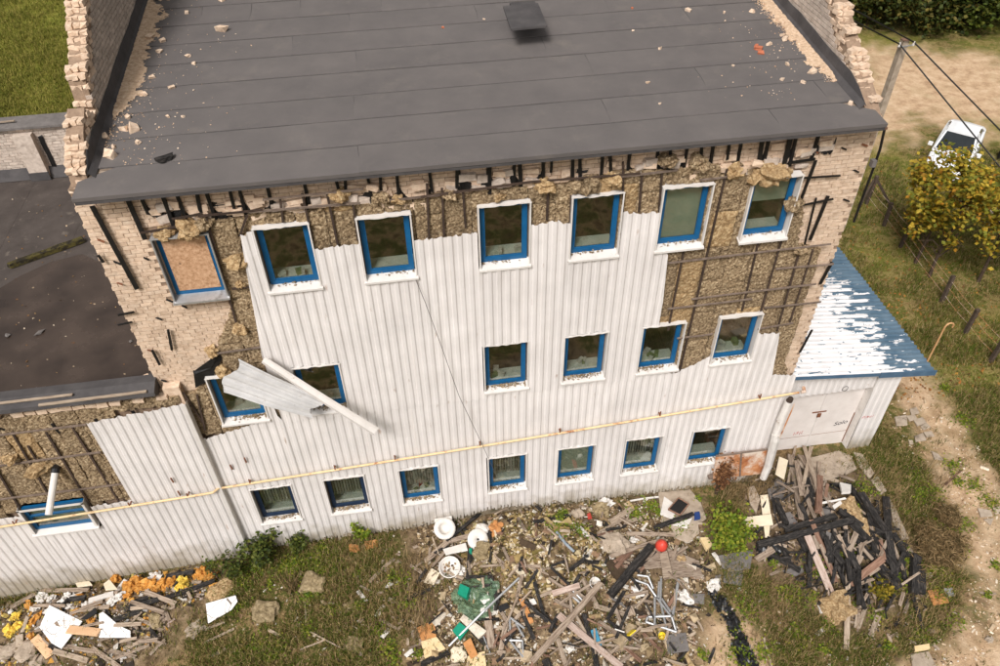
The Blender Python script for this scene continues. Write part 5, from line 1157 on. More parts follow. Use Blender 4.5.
fr_l = [(223,31,.17),(150,38,.12),(163,42,.1),(134,130,.15),(110,157,.14),(188,57,.08),(104,139,.12),(124,130,.1),(145,95,.09),(152,78,.09),(172,88,.08),(187,13,.08),(222,1,.1),(160,52,.09),(116,108,.09),(128,118,.08),(138,143,.07),(114,148,.07),(183,117,.05),(168,117,.05),(194,64,.06)]
for a, b, s in fr_l:
    p = onRoof(a, b, .01); tag(obj('brick_fragment', MB().box(p+Vector((0,0,s*.3)), (s*1.4, s, s*.75), Matrix.Rotation(U(0,6),3,'Z') @ Matrix.Rotation(U(-.3,.3),3,'X'), jit=s*.22), brickm), 'pale broken brick piece lying on the roof near the left gable', 'brick fragment', 'brick pieces near the left gable')
redb = mat('red_brick', [(170,96,68),(190,116,86)], 9, .9, .3, 40)
for a, b, s, m in [(758,50,.11,redb),(761,54,.1,redb),(756,47,.07,redb),(785,40,.1,brickm),(782,36,.08,brickm),(769,45,.08,brickm),(752,12,.08,brickm),(688,11,.09,brickm),(632,9,.05,redb),(660,49,.06,brickm),(648,83,.06,brickm),(782,80,.06,brickm),(803,83,.07,brickm),(812,73,.11,brickm),(850,104,.07,brickm),(787,65,.06,brickm),(733,66,.04,brickm),(660,104,.04,brickm),(724,13,.05,brickm),(725,21,.04,brickm),(633,31,.04,brickm),(443,28,.04,redb),(484,20,.04,brickm)]:
    p = onRoof(a, b, .01); o = obj('brick_fragment', MB().box(p+Vector((0,0,s*.3)), (s*1.4, s, s*.75), Matrix.Rotation(U(0,6),3,'Z') @ Matrix.Rotation(U(-.3,.3),3,'X'), jit=s*.22), m)
    tag(o, 'red broken brick piece lying on the grey roof felt' if m is redb else 'pale broken brick piece lying on the roof toward the right gable', 'brick fragment', 'red brick pieces on the roof' if m is redb else 'brick pieces toward the right gable')
p0, p1 = onRoof(157,161,.06), onRoof(173,156,.06); tag(obj('burnt_stick', MB().beam(p0, p1, .13, .09, seg=4, jit=.02), char), 'short burnt black stick lying near the roof eave', 'stick')

# ------------------------------------------------------------------ traced boards, timbers and sheets
WD = {'w': (wood_w,'weathered_plank'), 'p': (wood_p,'pale_plank'), 'r': (wood_r,'reddish_plank'), 'k': (wood_pink,'painted_plank'), 'c': (char,'charred_timber')}
def plank(a, b, wpx, kind, lab, grp, z0=.05, z1=.05, t=None, name=None, m=None):
    p0, p1 = onG(*a, dz=z0), onG(*b, dz=z1); d = (CAM-p0).length; w = wpx*d/FPX*(.82 if kind == 'c' else .86); t = t or (w*U(.55,.9) if kind == 'c' else max(.025, w*.28)); mm, nm = WD[kind]; L_ = (p1-p0).length
    d = (p1-p0).normalized(); upv = Vector((U(-.25,.25),U(-.25,.25),1)); sd_ = d.cross(upv).normalized(); nn = sd_.cross(d).normalized()
    me_ = bpy.data.meshes.new(name or nm); b_ = MB().beam((-L_/2,0,0), (L_/2,0,0), w, t, seg=max(2, min(6, int(L_/.4))), jit=.012 if kind == 'c' else .007, bow=U(-.02,.03)); me_.from_pydata(b_.v, [], b_.f); me_.materials.append(m or mm)
    o = bpy.data.objects.new(name or nm, me_); COL.objects.link(o); o.rotation_euler = Matrix((d, -sd_, nn)).transposed().to_euler(); place(o, (p0+p1)/2+Vector((0,0,t/2))); return tag(o, lab, 'timber' if kind == 'c' else 'plank', grp)
HC = 'charred black timber in the burnt heap below the shed doors'; GC = 'charred timbers in the burnt heap'
for a, b, w, z0, z1 in [((847,485),(887,539),5,.15,.15),((860,495),(885,534),7,.25,.25),((885,499),(887.5,536),7,.15,.3),((887.5,534),(894,577),7,.3,.2),((892,536),(906.5,558),6,.15,.1),((876,565),(898,590),9,.1,.08),((914.6,557),(912,596),8,.15,.1),((921,570),(921,595),6,.05,.05),
                        ((757,546),(852,521),7,.2,.35),((784,531),(836,517),6,.25,.3),((852,525),(865,541),7,.3,.2),((826,557.5),(840,543),5,.3,.3),((775,501),(786,526),6,.15,.2),((809.5,552),(808.5,589),5,.15,.05),((912,597),(922,630),4,.02,.02),((790,520),(806,552),6,.1,.15),((818,530),(842,565),6,.2,.25),((868,515),(874,552),5,.15,.2),((846,545),(858,575),6,.2,.15),((872,552),(876,585),5,.1,.05),((764,552),(800,572),5,.05,.1),((800,505),(812,532),5,.2,.2),((838,512),(862,528),6,.2,.25),((856,540),(880,568),5,.15,.12),((900,560),(905,586),5,.1,.05),((806,480),(815,505),6,.1,.1),((835,560),(846,590),4,.15,.05),((780,540),(790,566),5,.1,.05)]:
    plank(a, b, w, 'c', HC, GC, z0, z1)
HW = 'weathered brown board in the burnt heap below the shed doors'; GW = 'weathered boards in the burnt heap'
for a, b, w, k, z0, z1 in [((891,539),(903,570),3,'w',.3,.2),((871,527),(879.5,561),4,'w',.2,.2),((856,568),(863,543),4,'w',.25,.3),((789.5,455),(801,519),5,'w',.1,.3),((796,461),(802,490),5,'w',.1,.25),((800,456),(816,478),6,'w',.15,.3),((802,461),(829,503),4,'w',.1,.25),((789.4,471),(788.6,502),2,'w',.1,.15),((806,537),(814,552),5,'w',.25,.2),
                        ((813,536),(819,549),5,'w',.3,.3),((756.5,560),(773.5,549.5),7,'w',.05,.15),((848,604),(859,619),3,'p',.04,.04),((858,613),(856,628),4,'p',.06,.04),((865,609),(858,628),4,'p',.05,.04),((878,616),(871,636),5,'p',.06,.05),((888,539),(876,565),3,'w',.35,.3),((820,545),(832,570),4,'w',.3,.2),((838,535),(850,560),4,'w',.35,.25),((880,540),(884,560),4,'r',.3,.25),((862,556),(852,575),4,'w',.2,.1),((805,495),(816,520),4,'w',.25,.3),((824,488),(831,508),5,'w',.15,.2),
                        ((888,634),(891,643),3,'p',.03,.03),((909,638),(916,645),3,'p',.03,.03),((926,633),(935,631.5),4,'p',.03,.03),((770,575),(782,570),3,'w',.04,.04)]:
    plank(a, b, w, k, HW, GW, z0, z1)
plank((850.6,584.5),(883,559),7,'r','broad reddish board slanting across the lower burnt heap',None,.2,.35)
plank((848,571),(846,650),5,'p','long pale grey board pointing away from the burnt heap',None,.2,.05)
plank((807,536),(833,599),7,'k','longest pinkish board leaning on the burnt heap',None,.35,.08); plank((811,520),(836,582),5,'r','reddish board beside the long pinkish board in the burnt heap',None,.35,.15)
plank((819,478),(817.5,513),6,'r','upright reddish post standing in the burnt heap',None,.3,.3,t=.14); plank((821,503.5),(845.5,498.6),2.2,'p','thin white lath across the top of the burnt heap',None,.3,.25,m=panelw)
HB = 'weathered plank in the rubble heap in front of the facade'; GB = 'planks in the central rubble heap'
for a, b, w, k, z0, z1 in [((554.6,600),(570.5,608),4,'w',.12,.12),((583,579),(597,607),5,'w',.1,.12),((593.5,606),(627,615),5,'p',.08,.06),((598,622),(617,634),5,'w',.1,.08),((557.5,638),(566,666),5,'p',.06,.05),((601,653),(640,646.5),5,'w',.04,.04),((610,546),(635,546),4,'p',.08,.08),((626.5,534),(674.5,535),4.5,'w',.08,.12),((610,523),(631.5,509),6,'p',.06,.04),((598,534),(625,518),4,'w',.06,.06),((625,523),(641.5,518),5,'p',.05,.04),
                        ((624,526),(631,510),2,'w',.1,.08),((506,623),(500,655),5,'w',.1,.06),((425.5,561.5),(449.5,540.5),6,'w',.05,.12),((449.5,542),(470,536),5,'w',.08,.12),((514,634),(500,610),4,'w',.05,.05),((526,566),(556,578),3,'w',.05,.05),((628,607),(632,616),8,'w',.05,.05),((640,560),(622,560),3,'w',.05,.05),((575,640),(590,630),4,'w',.05,.05),((640,630),(652,630),4,'p',.04,.04),((620,662),(632,655),4,'w',.05,.05),((660,604),(640,600),3,'w',.05,.05),((585,598),(572,590),3,'w',.12,.12),((540,545),(552,556),3,'w',.05,.05),((455,590),(470,600),4,'w',.05,.05)]:
    plank(a, b, w, k, HB, GB, z0, z1)
HBk = 'blackened plank in the rubble heap in front of the facade'; GBk = 'blackened planks in the central rubble heap'
for a, b, w, z0, z1 in [((534.4,583),(546,623),4,.08,.08),((522,612),(534,640),4,.06,.06),((534,523),(570,517),5,.06,.06),((580,562),(599,563),4,.1,.1),((654.6,529),(694,514),5,.06,.1),((446.5,541),(481,513),4,.15,.08),((472,632),(486,646),4,.05,.05),((421,665),(449,653),5,.05,.05),((584,615),(590,640),5,.08,.08),((592,640),(597,668),6,.06,.05),((545,660),(560,690),8,.05,.05),((470,552),(468,580),5,.08,.05),((405,600),(430,590),4,.04,.06),((708,664),(714,650),3,.03,.03),((640,590),(628,575),3,.1,.1)]:
    plank(a, b, w, 'c', HBk, GBk, z0, z1, t=.06)
plank((532,662),(601,583),6.5,'w','longest straight brown plank lying across the rubble heap',None,.15,.3); plank((558,615),(622,668),7,'k','long patchy pink-painted plank crossing under the brown one',None,.18,.08)
plank((552.5,594.5),(580,586),6,'k','short pink board near the white bucket in the heap',None,.15,.2,t=.08); plank((651,548),(610,597),8,'c','thick charred beam slanting below the red ball',None,.2,.15); plank((610,557),(665,539),4.5,'w','long thin plank leading up to the red ball',None,.12,.15)
plank((521,599),(531.5,623),5,'r','orange-brown plank end beside the blackened planks',None,.1,.06,m=orange_ply); plank((616,568),(632,551),5,'r','rust-red board under the long thin plank',None,.12,.12); plank((619.5,643),(641,662),4,'r','reddish plank near the yellow carton',None,.08,.04)
plank((488,622),(492,649),8,'w','stout brown offcut below the green plastic film',None,.05,.05,t=.15)
HA = 'weathered stick in the heap against the annex wall'; GA = 'sticks in the annex heap'
for a, b, w, k, z0, z1 in [((40,591),(89,590),4,'w',.1,.1),((11,608),(37,593),5,'w',.06,.08),((145,592),(176,604),4.5,'w',.12,.06),((164,606),(165,621),5,'w',.06,.04),((124,649),(161,635),3.5,'p',.06,.05),((110,651),(136,657),3.5,'w',.06,.05),((53,651),(88,661),5,'p',.06,.04),((100,640),(150,628),3,'w',.08,.05),((130,625),(142,612),2.5,'p',.1,.1),((112,660),(150,645),3,'w',.05,.05),((92,648),(120,668),4,'w',.05,.04),((150,655),(165,640),3,'w',.04,.04),((118,636),(134,645),3,'w',.08,.06),((60,645),(95,652),4,'w',.07,.06),((90,606),(70,614),3,'w',.1,.1)]:
    plank(a, b, w, k, HA, GA, z0, z1)
for a, b, w in [((124,611),(159,600),5),((164,599),(215,581),5),((167,577),(194,572.5),5),((130,604),(160,594),4),((70,600),(86,598),5),((110,622),(140,612),5)]: plank(a, b, w, 'c', 'blackened board in the heap against the annex wall', 'blackened boards in the annex heap', .06, .08, t=.06)
HG = 'thin pale stick lying in the grass before the facade'; GG = 'sticks lying in the grass'
for a, b, w in [((203,644),(234,629),2.5),((212,656),(226,649),3),((369.5,582),(394,559),4),((360,586),(372,592),2),((410,565),(425,575),3),((305,600),(306,625),1.5),((310,632),(345,650),1.5),((380,620),(400,630),3),((300,650),(325,640),1.5),((268,630),(280,636),3),((205,630),(225,622),3),((388,600),(400,605),3)]: plank(a, b, w, 'p', HG, GG, .03, .03)
plank((764,638),(772,668),2.2,'p','lone pale stick on the bare soil beside the black film',None,.03,.03); plank((980,593),(996,594),2,'p','lone pale stick on the sandy track',None,.02,.02); plank((629,501.5),(659,497),2,'p','white strip lying along the foot of the facade',None,.05,.05,m=panelw)
plank((855,506),(905,545),2,'w','thin lath on the far side of the burnt heap',None,.1,.1); plank((945,485),(962,470),1.6,'r','thin dry branch on the sandy verge',None,.03,.03)
random.seed(99)
def filler(n, reg, kinds, lab, grp, nm, smin=4, smax=16, zmax=.12):
    xs_ = [p[0] for p in reg]; ys_ = [p[1] for p in reg]; k = 0
    while k < n:
        a, b = U(min(xs_), max(xs_)), U(min(ys_), max(ys_))
        if not inpoly(a, b, reg): continue
        an = U(0, 3.14); l = U(smin, smax); kd = random.choice(kinds); z = U(.02, zmax); k += 1
        o = plank((a, b), (a+cos(an)*l, b+sin(an)*l*.8), U(1.2,3.4), kd, lab, grp, z, z+U(-.03,.06), name=nm)
        o['category'] = 'wood scrap'
filler(190, RB, 'wwwwpccr', 'small wood scrap in the rubble heap in front of the facade', 'wood scraps in the central heap', 'wood_scrap', 4, 24, .16)
filler(120, [(765,465),(840,470),(925,575),(905,612),(830,600),(760,545)], 'cccccwwr', 'small burnt scrap in the heap below the shed doors', 'burnt scraps', 'burnt_scrap', 6, 24, .34)
filler(40, [(10,610),(60,598),(200,575),(170,620),(140,660),(20,660)], 'wwpc', 'small wood scrap in the heap against the annex wall', 'wood scraps in the annex heap', 'wood_scrap', 4, 14)
filler(30, [(390,540),(420,540),(425,650),(330,660)], 'wp', 'small wood scrap in the grass beside the heap', 'wood scraps in the grass', 'wood_scrap', 3, 9, .03)
filler(22, [(850,600),(930,600),(940,650),(840,660)], 'wpc', 'small wood scrap in the weeds below the burnt heap', 'wood scraps below the burnt heap', 'wood_scrap', 3, 9, .03)

def long_filler(n, reg, kinds, lab, grp, a0, a1, l0, l1, w0, w1, z0):
    xs_ = [p[0] for p in reg]; ys_ = [p[1] for p in reg]; k = 0
    while k < n:
        a, b = U(min(xs_), max(xs_)), U(min(ys_), max(ys_))
        if not inpoly(a, b, reg): continue
        an = U(a0, a1); l = U(l0, l1); k += 1; z = U(.05, z0)
        plank((a-cos(an)*l/2, b-sin(an)*l/2), (a+cos(an)*l/2, b+sin(an)*l/2), U(w0,w1), random.choice(kinds), lab, grp, z, z+U(-.04,.08))
long_filler(16, [(790,462),(815,465),(835,500),(828,520),(800,515)], 'wwwwp', HW, GW, 1.1, 1.9, 24, 46, 2.2, 4.2, .3)
long_filler(22, [(800,520),(880,510),(905,560),(880,590),(830,590)], 'ccccw', HC, GC, .5, 2.0, 20, 42, 3.0, 5.5, .32)
long_filler(26, [(520,560),(650,530),(690,560),(660,650),(480,660)], 'wwwwpr', HB, GB, 0, 3.1, 18, 42, 2.0, 4.0, .2)
long_filler(14, [(480,560),(620,540),(640,640),(470,650)], 'c', HBk, GBk, 0, 3.1, 14, 34, 2.5, 4.5, .16)
long_filler(12, [(30,605),(150,590),(160,640),(40,655)], 'wwp', HA, GA, -.5, .5, 16, 36, 2.2, 4.0, .16)
def sheet(px_, m, name, lab, cat, t=.02, dz=.06, tilt=0.0, group=None, crack=False):
    P0 = [onG(a, b, dz=dz+(tilt if i in (0, 1) else 0)) for i, (a, b) in enumerate(px_)]; c = sum(P0, Vector())/len(P0); n = Vector((0,0,1))
    nn = Vector((0,0,0))
    for i in range(len(P0)): nn += (P0[i]-c).cross(P0[(i+1) % len(P0)]-c)
    nn.normalize(); nn = -nn if nn.z < 0 else nn
    Q = [p-nn*((p-c).dot(nn)) for p in P0]; mx_ = max((hgt(q.x, q.y)-q.z) for q in Q+[c]); Q = [q+Vector((0,0,max(0, mx_)+.01)) for q in Q]
    if sum((Q[i]-c).cross(Q[(i+1) % len(Q)]-c).z for i in range(len(Q))) < 0: Q.reverse()
    o = obj(name, MB().prism(Q, nn*t), m); bv = o.modifiers.new('bevel','BEVEL'); bv.width = min(.008, t*.3); return tag(o, lab, cat, group)
crk = mat('cracked_white_panel', [(222,219,216),(236,233,230)], 4, .55, stain=((176,168,158), 5, .62, .8)); N = crk.node_tree.nodes; L = crk.node_tree.links
vo = N.new('ShaderNodeTexVoronoi'); vo.feature = 'DISTANCE_TO_EDGE'; vo.inputs['Scale'].default_value = 2.0; tcn = N.new('ShaderNodeTexCoord'); L.new(tcn.outputs['Object'], vo.inputs['Vector'])
mr = N.new('ShaderNodeMapRange'); mr.inputs['From Min'].default_value = .005; mr.inputs['From Max'].default_value = .011; L.new(vo.outputs['Distance'], mr.inputs[0]); mxn = N.new('ShaderNodeMix'); mxn.data_type = 'RGBA'; bs = N['Principled BSDF']; sr = bs.inputs['Base Color'].links[0].from_socket
L.new(mr.outputs[0], mxn.inputs['Factor']); L.new(sr, mxn.inputs['B']); mxn.inputs['A'].default_value = lin((110,96,84)); L.new(mxn.outputs['Result'], bs.inputs['Base Color'])
sheet([(51,606),(82,621),(63,650),(52,643.5),(39,627)], crk, 'cracked_panel', 'largest cracked white panel in the heap by the annex', 'panel', .03, .14)
sheet([(99.5,638),(99.5,614),(103.5,612),(120,626),(131,631),(131,638)], crk, 'cracked_panel', 'cracked white panel with a curved edge beside the tan board', 'panel', .03, .14)
sheet([(206,604),(236,595.7),(238,602),(232,610),(208.5,624)], crk, "cracked_panel", "cracked white panel lying alone in the grass under a wool slab", "panel", .03, .20)
plank((68.5,630),(99.5,633),8,'p','tan board between two cracked white panels',None,.18,.18,m=tan_m,name='tan_board'); plank((35,638),(51,657),8,'p','tan board lying below the largest cracked panel',None,.1,.05,m=tan_m,name='tan_board'); plank((89,601.5),(114,594),6,'p','clean white board on the annex heap',None,.15,.12,m=panelw,name='white_board')
sheet([(104,585),(110,580),(118,590),(106,591)], cream, 'cream_offcut', 'small cream offcut against the annex wall', 'board', .04, .1); sheet([(76,584),(90,582),(93,586),(78,588)], cream, 'cream_offcut', 'thin cream slab edge against the annex wall', 'board', .05, .08); sheet([(21,633),(27,616),(30,618),(25,632)], concrete, 'grey_offcut', 'narrow grey slab among yellow foam lumps', 'board', .04, .1); sheet([(16,636),(24,634),(24,646),(17,648)], concrete, 'grey_offcut', 'small square grey tile below the yellow foam', 'board', .04, .06)
sheet([(81,620),(96,608),(98,613),(88,620)], blackfilm, 'black_foam_piece', 'black foam piece between the white panels', 'foam', .05, .14)
# centre
sheet([(417,628),(434.5,620.5),(436.7,638),(421.5,641)], orange_ply, 'plywood_sheet', 'orange-brown plywood square in the grass', 'plywood', .02, .05); sheet([(421,642),(436.7,637),(446,649),(425,659)], ply, 'plywood_sheet', 'cream plywood square below the orange-brown one', 'plywood', .02, .06); sheet([(467.7,656.5),(485,651),(486.5,668),(466,668)], ply, 'plywood_sheet', 'cream plywood sheet under a brown offcut', 'plywood', .02, .05); sheet([(463,643.5),(470.6,638),(478,655),(471,659.5)], orange_ply, 'brown_offcut', 'brown board offcut lying on the cream plywood', 'plywood', .02, .14)
sheet([(424,583),(431,568),(440,573.5),(434,585.5)], cream, 'holed_panel', 'small cream panel with a dirty hole', 'panel', .03, .06)
for px_, lab, m in (([(664,497),(676,505.5),(674,520.5),(660,515)],'white board under the black picture frame',panelw),([(672,525.5),(692.6,518),(687,529)],'white triangular board below the black frame',panelw)): sheet(px_, m, 'white_board', lab, 'board', .025, .10)
sheet([(658,494),(690,490),(700,502),(706,520),(690,532),(662,525)], concrete, 'broken_slab', 'broken grey slab under the white boards by the wall', 'slab', .05, .03); sheet([(669.5,526),(697.5,521),(699,534.5),(688,543),(676,539.5)], concrete, 'broken_slab', 'cracked grey slab below the white triangular board', 'slab', .05, .05)
fr = thing('black_tray', onG(677,508), 'black flat tray with a wooden rim on the white boards', 'frame'); Q = [onG(a, b, dz=.16) for a, b in ((678,500),(688.5,505.7),(680,515.6),(668,510.6))]; c = sum(Q, Vector())/4; zc = max(q.z for q in Q); Q = [Vector((q.x,q.y,zc)) for q in Q]
obj('panel', MB().prism(Q, (0,0,.02)), tar, fr); mb = MB(); [mb.beam(Q[i]+Vector((0,0,.02)), Q[(i+1)%4]+Vector((0,0,.02)), .035, .05) for i in range(4)]; obj('rim', mb, wood_r, fr)
sheet([(640.5,556),(660,546),(662,568),(645,570)], wood_w, 'chipboard_sheet', 'grey chipboard sheet left of the red ball', 'board', .03, .08); sheet([(659.6,554),(667,551),(673,577),(663,579)], wood_p, 'chipboard_sheet', 'upright narrow chipboard below the red ball', 'board', .03, .14); sheet([(667,549),(699,561),(702.5,577),(673,578)], wood_w, 'chipboard_sheet', 'wide chipboard sheet strewn with wool crumbs', 'board', .03, .08)
sheet([(699,540),(706.6,539),(711.6,547),(706,552)], ply, 'yellow_block', 'ochre foam block at the edge of the green shrub', 'block', .12, .05); sheet([(711,554),(714.5,552.5),(724,564),(720,566)], panelw, 'white_offcut', 'narrow white offcut beside the grey sheets', 'board', .03, .05)
sheet([(718,556),(753,550),(750,569),(731,573),(722,568)], slate, 'grey_sheet', 'broken dark grey sheet below the green shrub', 'sheet', .02, .08); sheet([(724,572),(744,569),(741,586),(723,583)], slate, 'grey_sheet', 'square dark grey sheet above the black film', 'sheet', .02, .05); sheet([(781,571),(801,566),(804,572),(796,577)], slate, 'grey_sheet', 'grey sheet offcut beside the dry grass clump', 'sheet', .02, .04); sheet([(688,594),(704.5,594),(704,604.6),(688.6,602.5)], slate, 'grey_sheet', 'dull grey board beside the white crumpled bag', 'sheet', .02, .04); sheet([(665.5,635.6),(685.7,632.7),(689.3,651.5),(667.7,654.4)], slate, 'grey_plate', 'flat square grey plate beside the yellow cup', 'plate', .03, .05); sheet([(715,576),(721,575),(720,588),(716,589)], slate, 'grey_offcut', 'small grey strip next to crumpled white paper', 'sheet', .03, .05); sheet([(608,594.5),(622,603),(628,610),(612,600)], slate, 'grey_offcut', 'slim dark offcut below the charred beam', 'sheet', .03, .05)
for px_ in [[(767,490),(779,483),(784,495),(770,500)],[(775,478),(786,484),(783,500),(772,496)],[(778,515),(790,512),(798,524),(786,528)],[(826,531),(836,536),(832,545),(825,540)],[(820,510),(828,506),(832,516),(824,516)],[(782,521),(790,516),(796,528),(786,530)]]: sheet(px_, slate, 'slate_piece', 'dark grey sheet scrap tucked in the burnt heap', 'sheet', .02, .18, group='grey scraps in the burnt heap')
sheet([(779,457),(788,461),(784,480),(775,475)], cream, 'cream_board', 'cream board leaning by the white wrapped pipe', 'board', .03, .35); sheet([(760,496),(768,495),(771,516),(769,538),(765,538)], cream, 'cream_board', 'upright cream board beside the green shrub', 'board', .03, .12); sheet([(743,519),(771,515.5),(773,526),(746,528)], cream, 'cream_board', 'wide cream cabinet panel crossing the upright cream board', 'board', .08, .18); sheet([(747,489),(754,487),(760,500),(756,515),(750,505)], concrete, 'cream_slab', 'rough pale slab above the cream boards', 'slab', .06, .04)
sheet([(927,591),(940,588.5),(949,603),(933,606)], orange_ply, 'plywood_sheet', 'curled orange plywood piece right of the burnt heap', 'plywood', .02, .05); sheet([(943,588.7),(951.8,587.7),(954,596),(948,597.5)], galv, 'tin_scrap', 'small shiny tin scrap beside the curled plywood', 'scrap', .02, .08); sheet([(945.5,586),(952,584),(955,592),(952,593)], orange_ply, 'plywood_sheet', 'small brown plywood corner behind the tin scrap', 'plywood', .02, .05)
sheet([(816,602),(823,602.5),(826,613),(820,614)], panelw, 'white_card', 'white card beside the pale wool block', 'card', .012, .06); sheet([(815,634),(824,625),(826.5,630),(819,636.5)], panelw, 'white_card', 'white card in the weeds below the wool block', 'card', .012, .03); sheet([(913,647.5),(928,645),(929,650),(914,653)], ply, 'cream_brick_piece', 'cream block lying on a concrete slab', 'block', .1, .06); sheet([(910,655),(928,652),(936,668),(912,668)], concrete, 'ground_slab', 'flat concrete slab in the weeds below the heap', 'slab', .05, .02)
sheet([(839,484),(850,487),(850,494),(841,495)], panelw, 'white_lump_board', 'white broken board on top of the burnt heap', 'board', .08, .25); sheet([(832,506),(840,501),(842,504),(834,510)], panelw, 'white_lump_board', 'small white scrap near the thin lath', 'board', .03, .25)
for i, px_ in enumerate([[(894,418),(906,416),(907,426),(896,427)],[(909,410),(916,408),(919,414),(911,416)],[(906,417),(914,415),(917,420),(909,422)],[(913,421),(922,418),(926,424),(917,427)],[(920,427),(926,424),(930,428),(923,431)],[(914,437),(922,434),(926,441),(915,443)],[(923,433),(931,432),(934,437),(926,438)],[(931,452),(938,455),(943,461),(934,460)],[(908,441),(912,441),(913,445),(909,445)]]): sheet(px_, concrete, 'paving_stone', 'grey paving stone sunk in the sandy track beside the shed', 'paving stone', .05, .0, group='paving stones by the shed')
for px_ in [[(977,509),(990,511),(992,517),(980,518)],[(992,509),(1000,507),(1006,513),(995,515)],[(983,520),(993,519),(990,526)]]: sheet(px_, concrete, 'paving_stone', 'flat pale stone at the far side of the sandy track', 'paving stone', .05, .0, group='stones across the sandy track')
for px_ in [[(853,453),(862,455),(874,474),(869,480),(858,466)],[(870,481),(877,477),(886,492),(880,496)],[(888,500),(896,512),(908,540),(901,541),(892,522)],[(905,545),(912,552),(918,566),(910,566)],[(838,462),(851,458),(856,470),(845,476)]]: sheet(px_, concrete, 'kerb_slab', 'broken concrete edging slab running from the shed past the burnt heap', 'slab', .05, .0, group='edging slabs by the burnt heap')
sheet([(796,464),(838,452),(852,458),(842,478),(815,484)], concrete, 'door_apron', 'sandy concrete apron in front of the shed doors', 'slab', .04, -.01)
for i, (a, b, r, m, lab) in enumerate([(222,592,.32,wool_y,'wool slab lying on the lone cracked panel'),(266,613,.36,wool_grey,'square wool slab in the grass below the wall shrubs'),(314,585,.34,wool_grey,'rounded wool slab in the grass near the dead stalks'),(836,608,.42,wool_y,'pale wool block below the burnt heap'),(156,622,.25,wool_grey,'wool lump on the annex heap beside a weathered post'),(196,630,.22,concrete,'pale stone in the grass beside the annex heap'),(10,652,.3,concrete,'pale grey boulder at the end of the annex heap'),(28,652,.3,concrete,'larger grey boulder next to the tan board'),(38,662,.18,concrete,'small white stone below the tan board'),(355,645,.2,wool_grey,'small wool block in the open grass'),(848,512,.4,wool_y,'wool clump on top of the burnt heap'),(862,530,.35,wool_y,'wool clump among the charred timbers'),(482,552,.26,wool_grey,'flat wool piece below the round white lid'),(612,543,.36,concrete,'crumbling grey concrete lump beside planks'),(601,512,.28,wool_grey,'pale wool bundle against the foot of the wall'),(577,515,.2,concrete,'pale lump near the orange scrap by the wall'),(989,640,.1,concrete,'single white stone on the sandy track'),(680,560,.2,wool_y,'wool lump on the wide chipboard'),(690,600,.15,concrete,'tan stone near the grey board'),(350,606,.15,wool_grey,'little wool tuft in the grass'),(459,655,.2,cream,'pale crumpled board beside the cream plywood')]):
    p = onG(a, b); tag(lump((p.x, p.y, p.z+r*.2), r, 'wool_block' if m in (wool_y, wool_grey) else 'stone', m, n=3, fl=.5, rr=.3, cube=.75 if m in (wool_y, wool_grey) else .3), lab, 'wool block' if m in (wool_y, wool_grey) else 'stone')
p = onG(496,530); tag(lump((p.x,p.y,p.z+.1), .32, 'cardboard_clump', orange_ply, n=3, fl=.45, rr=.55), 'rust-brown shredded clump beside the round lid', 'debris')
for a, b, r, m in [(30,606,.13,foam_o),(36,620,.16,foam_o),(16,618,.14,foam_y),(11,632,.15,foam_y),(33,637,.13,foam_o),(20,626,.13,foam_y),(92,622,.16,foam_o),(97,604,.14,foam_o),(117,580,.17,foam_o),(50,640,.1,foam_o),(133,586,.2,foam_o),(148,585,.2,foam_o),(163,586,.2,foam_o),(128,597,.15,foam_o),(172,583,.16,foam_o),(184,584,.18,foam_y),(178,588,.14,foam_y),(204,574,.2,foam_o),(212,576,.16,foam_o),(198,577,.13,foam_o),(145,622,.12,foam_o),(214,587,.12,foam_o),(140,590,.14,foam_o),(157,591,.14,foam_o),(80,597,.1,foam_o),(28,628,.1,foam_y),(75,613,.09,foam_o),(156,578,.12,foam_o)]:
    p = onG(a, b); y_ = m is foam_y; tag(lump((p.x, p.y, p.z+r*.35), r, 'foam_lump', m, n=3, fl=.8, rr=.6), ('crumpled yellow foam lump' if y_ else 'crumpled orange foam lump')+' in the heap against the annex wall', 'foam', 'yellow foam lumps' if y_ else 'orange foam lumps')
for a, b, r in [(42,598,.14),(52,600,.13),(62,603,.12),(68,597,.12),(120,598,.15),(113,601,.13),(155,578,.15),(70,607,.1),(108,597,.12),(58,610,.1),(48,612,.1),(85,606,.09)]:
    p = onG(a, b); tag(lump((p.x, p.y, p.z+r*.35), r, 'crumpled_rag', panelw, n=3, fl=.7, rr=.6), 'crumpled whitish rag in the heap against the annex wall', 'rag', 'white rags in the annex heap')
for a, b, r, lab in [(683,598,.26,'crumpled white bag beside the steel tubes'),(713,586,.18,'crumpled white paper above the black film'),(636,592,.14,'small white crumpled paper near the steel tubes'),(604,507,.26,'white plastic sack with blue print at the foot of the wall'),(461,572,.2,'crushed white plastic below the bucket'),(634,541,.12,'white tissue scrap near the red ball'),(582,532,.14,'white torn plastic scrap on the mound'),(570,648,.12,'white and blue wrapper in the heap')]:
    p = onG(a, b); tag(lump((p.x, p.y, p.z+r*.3), r, 'crumpled_bag', panelw, n=3, fl=.55, rr=.65), lab, 'bag')
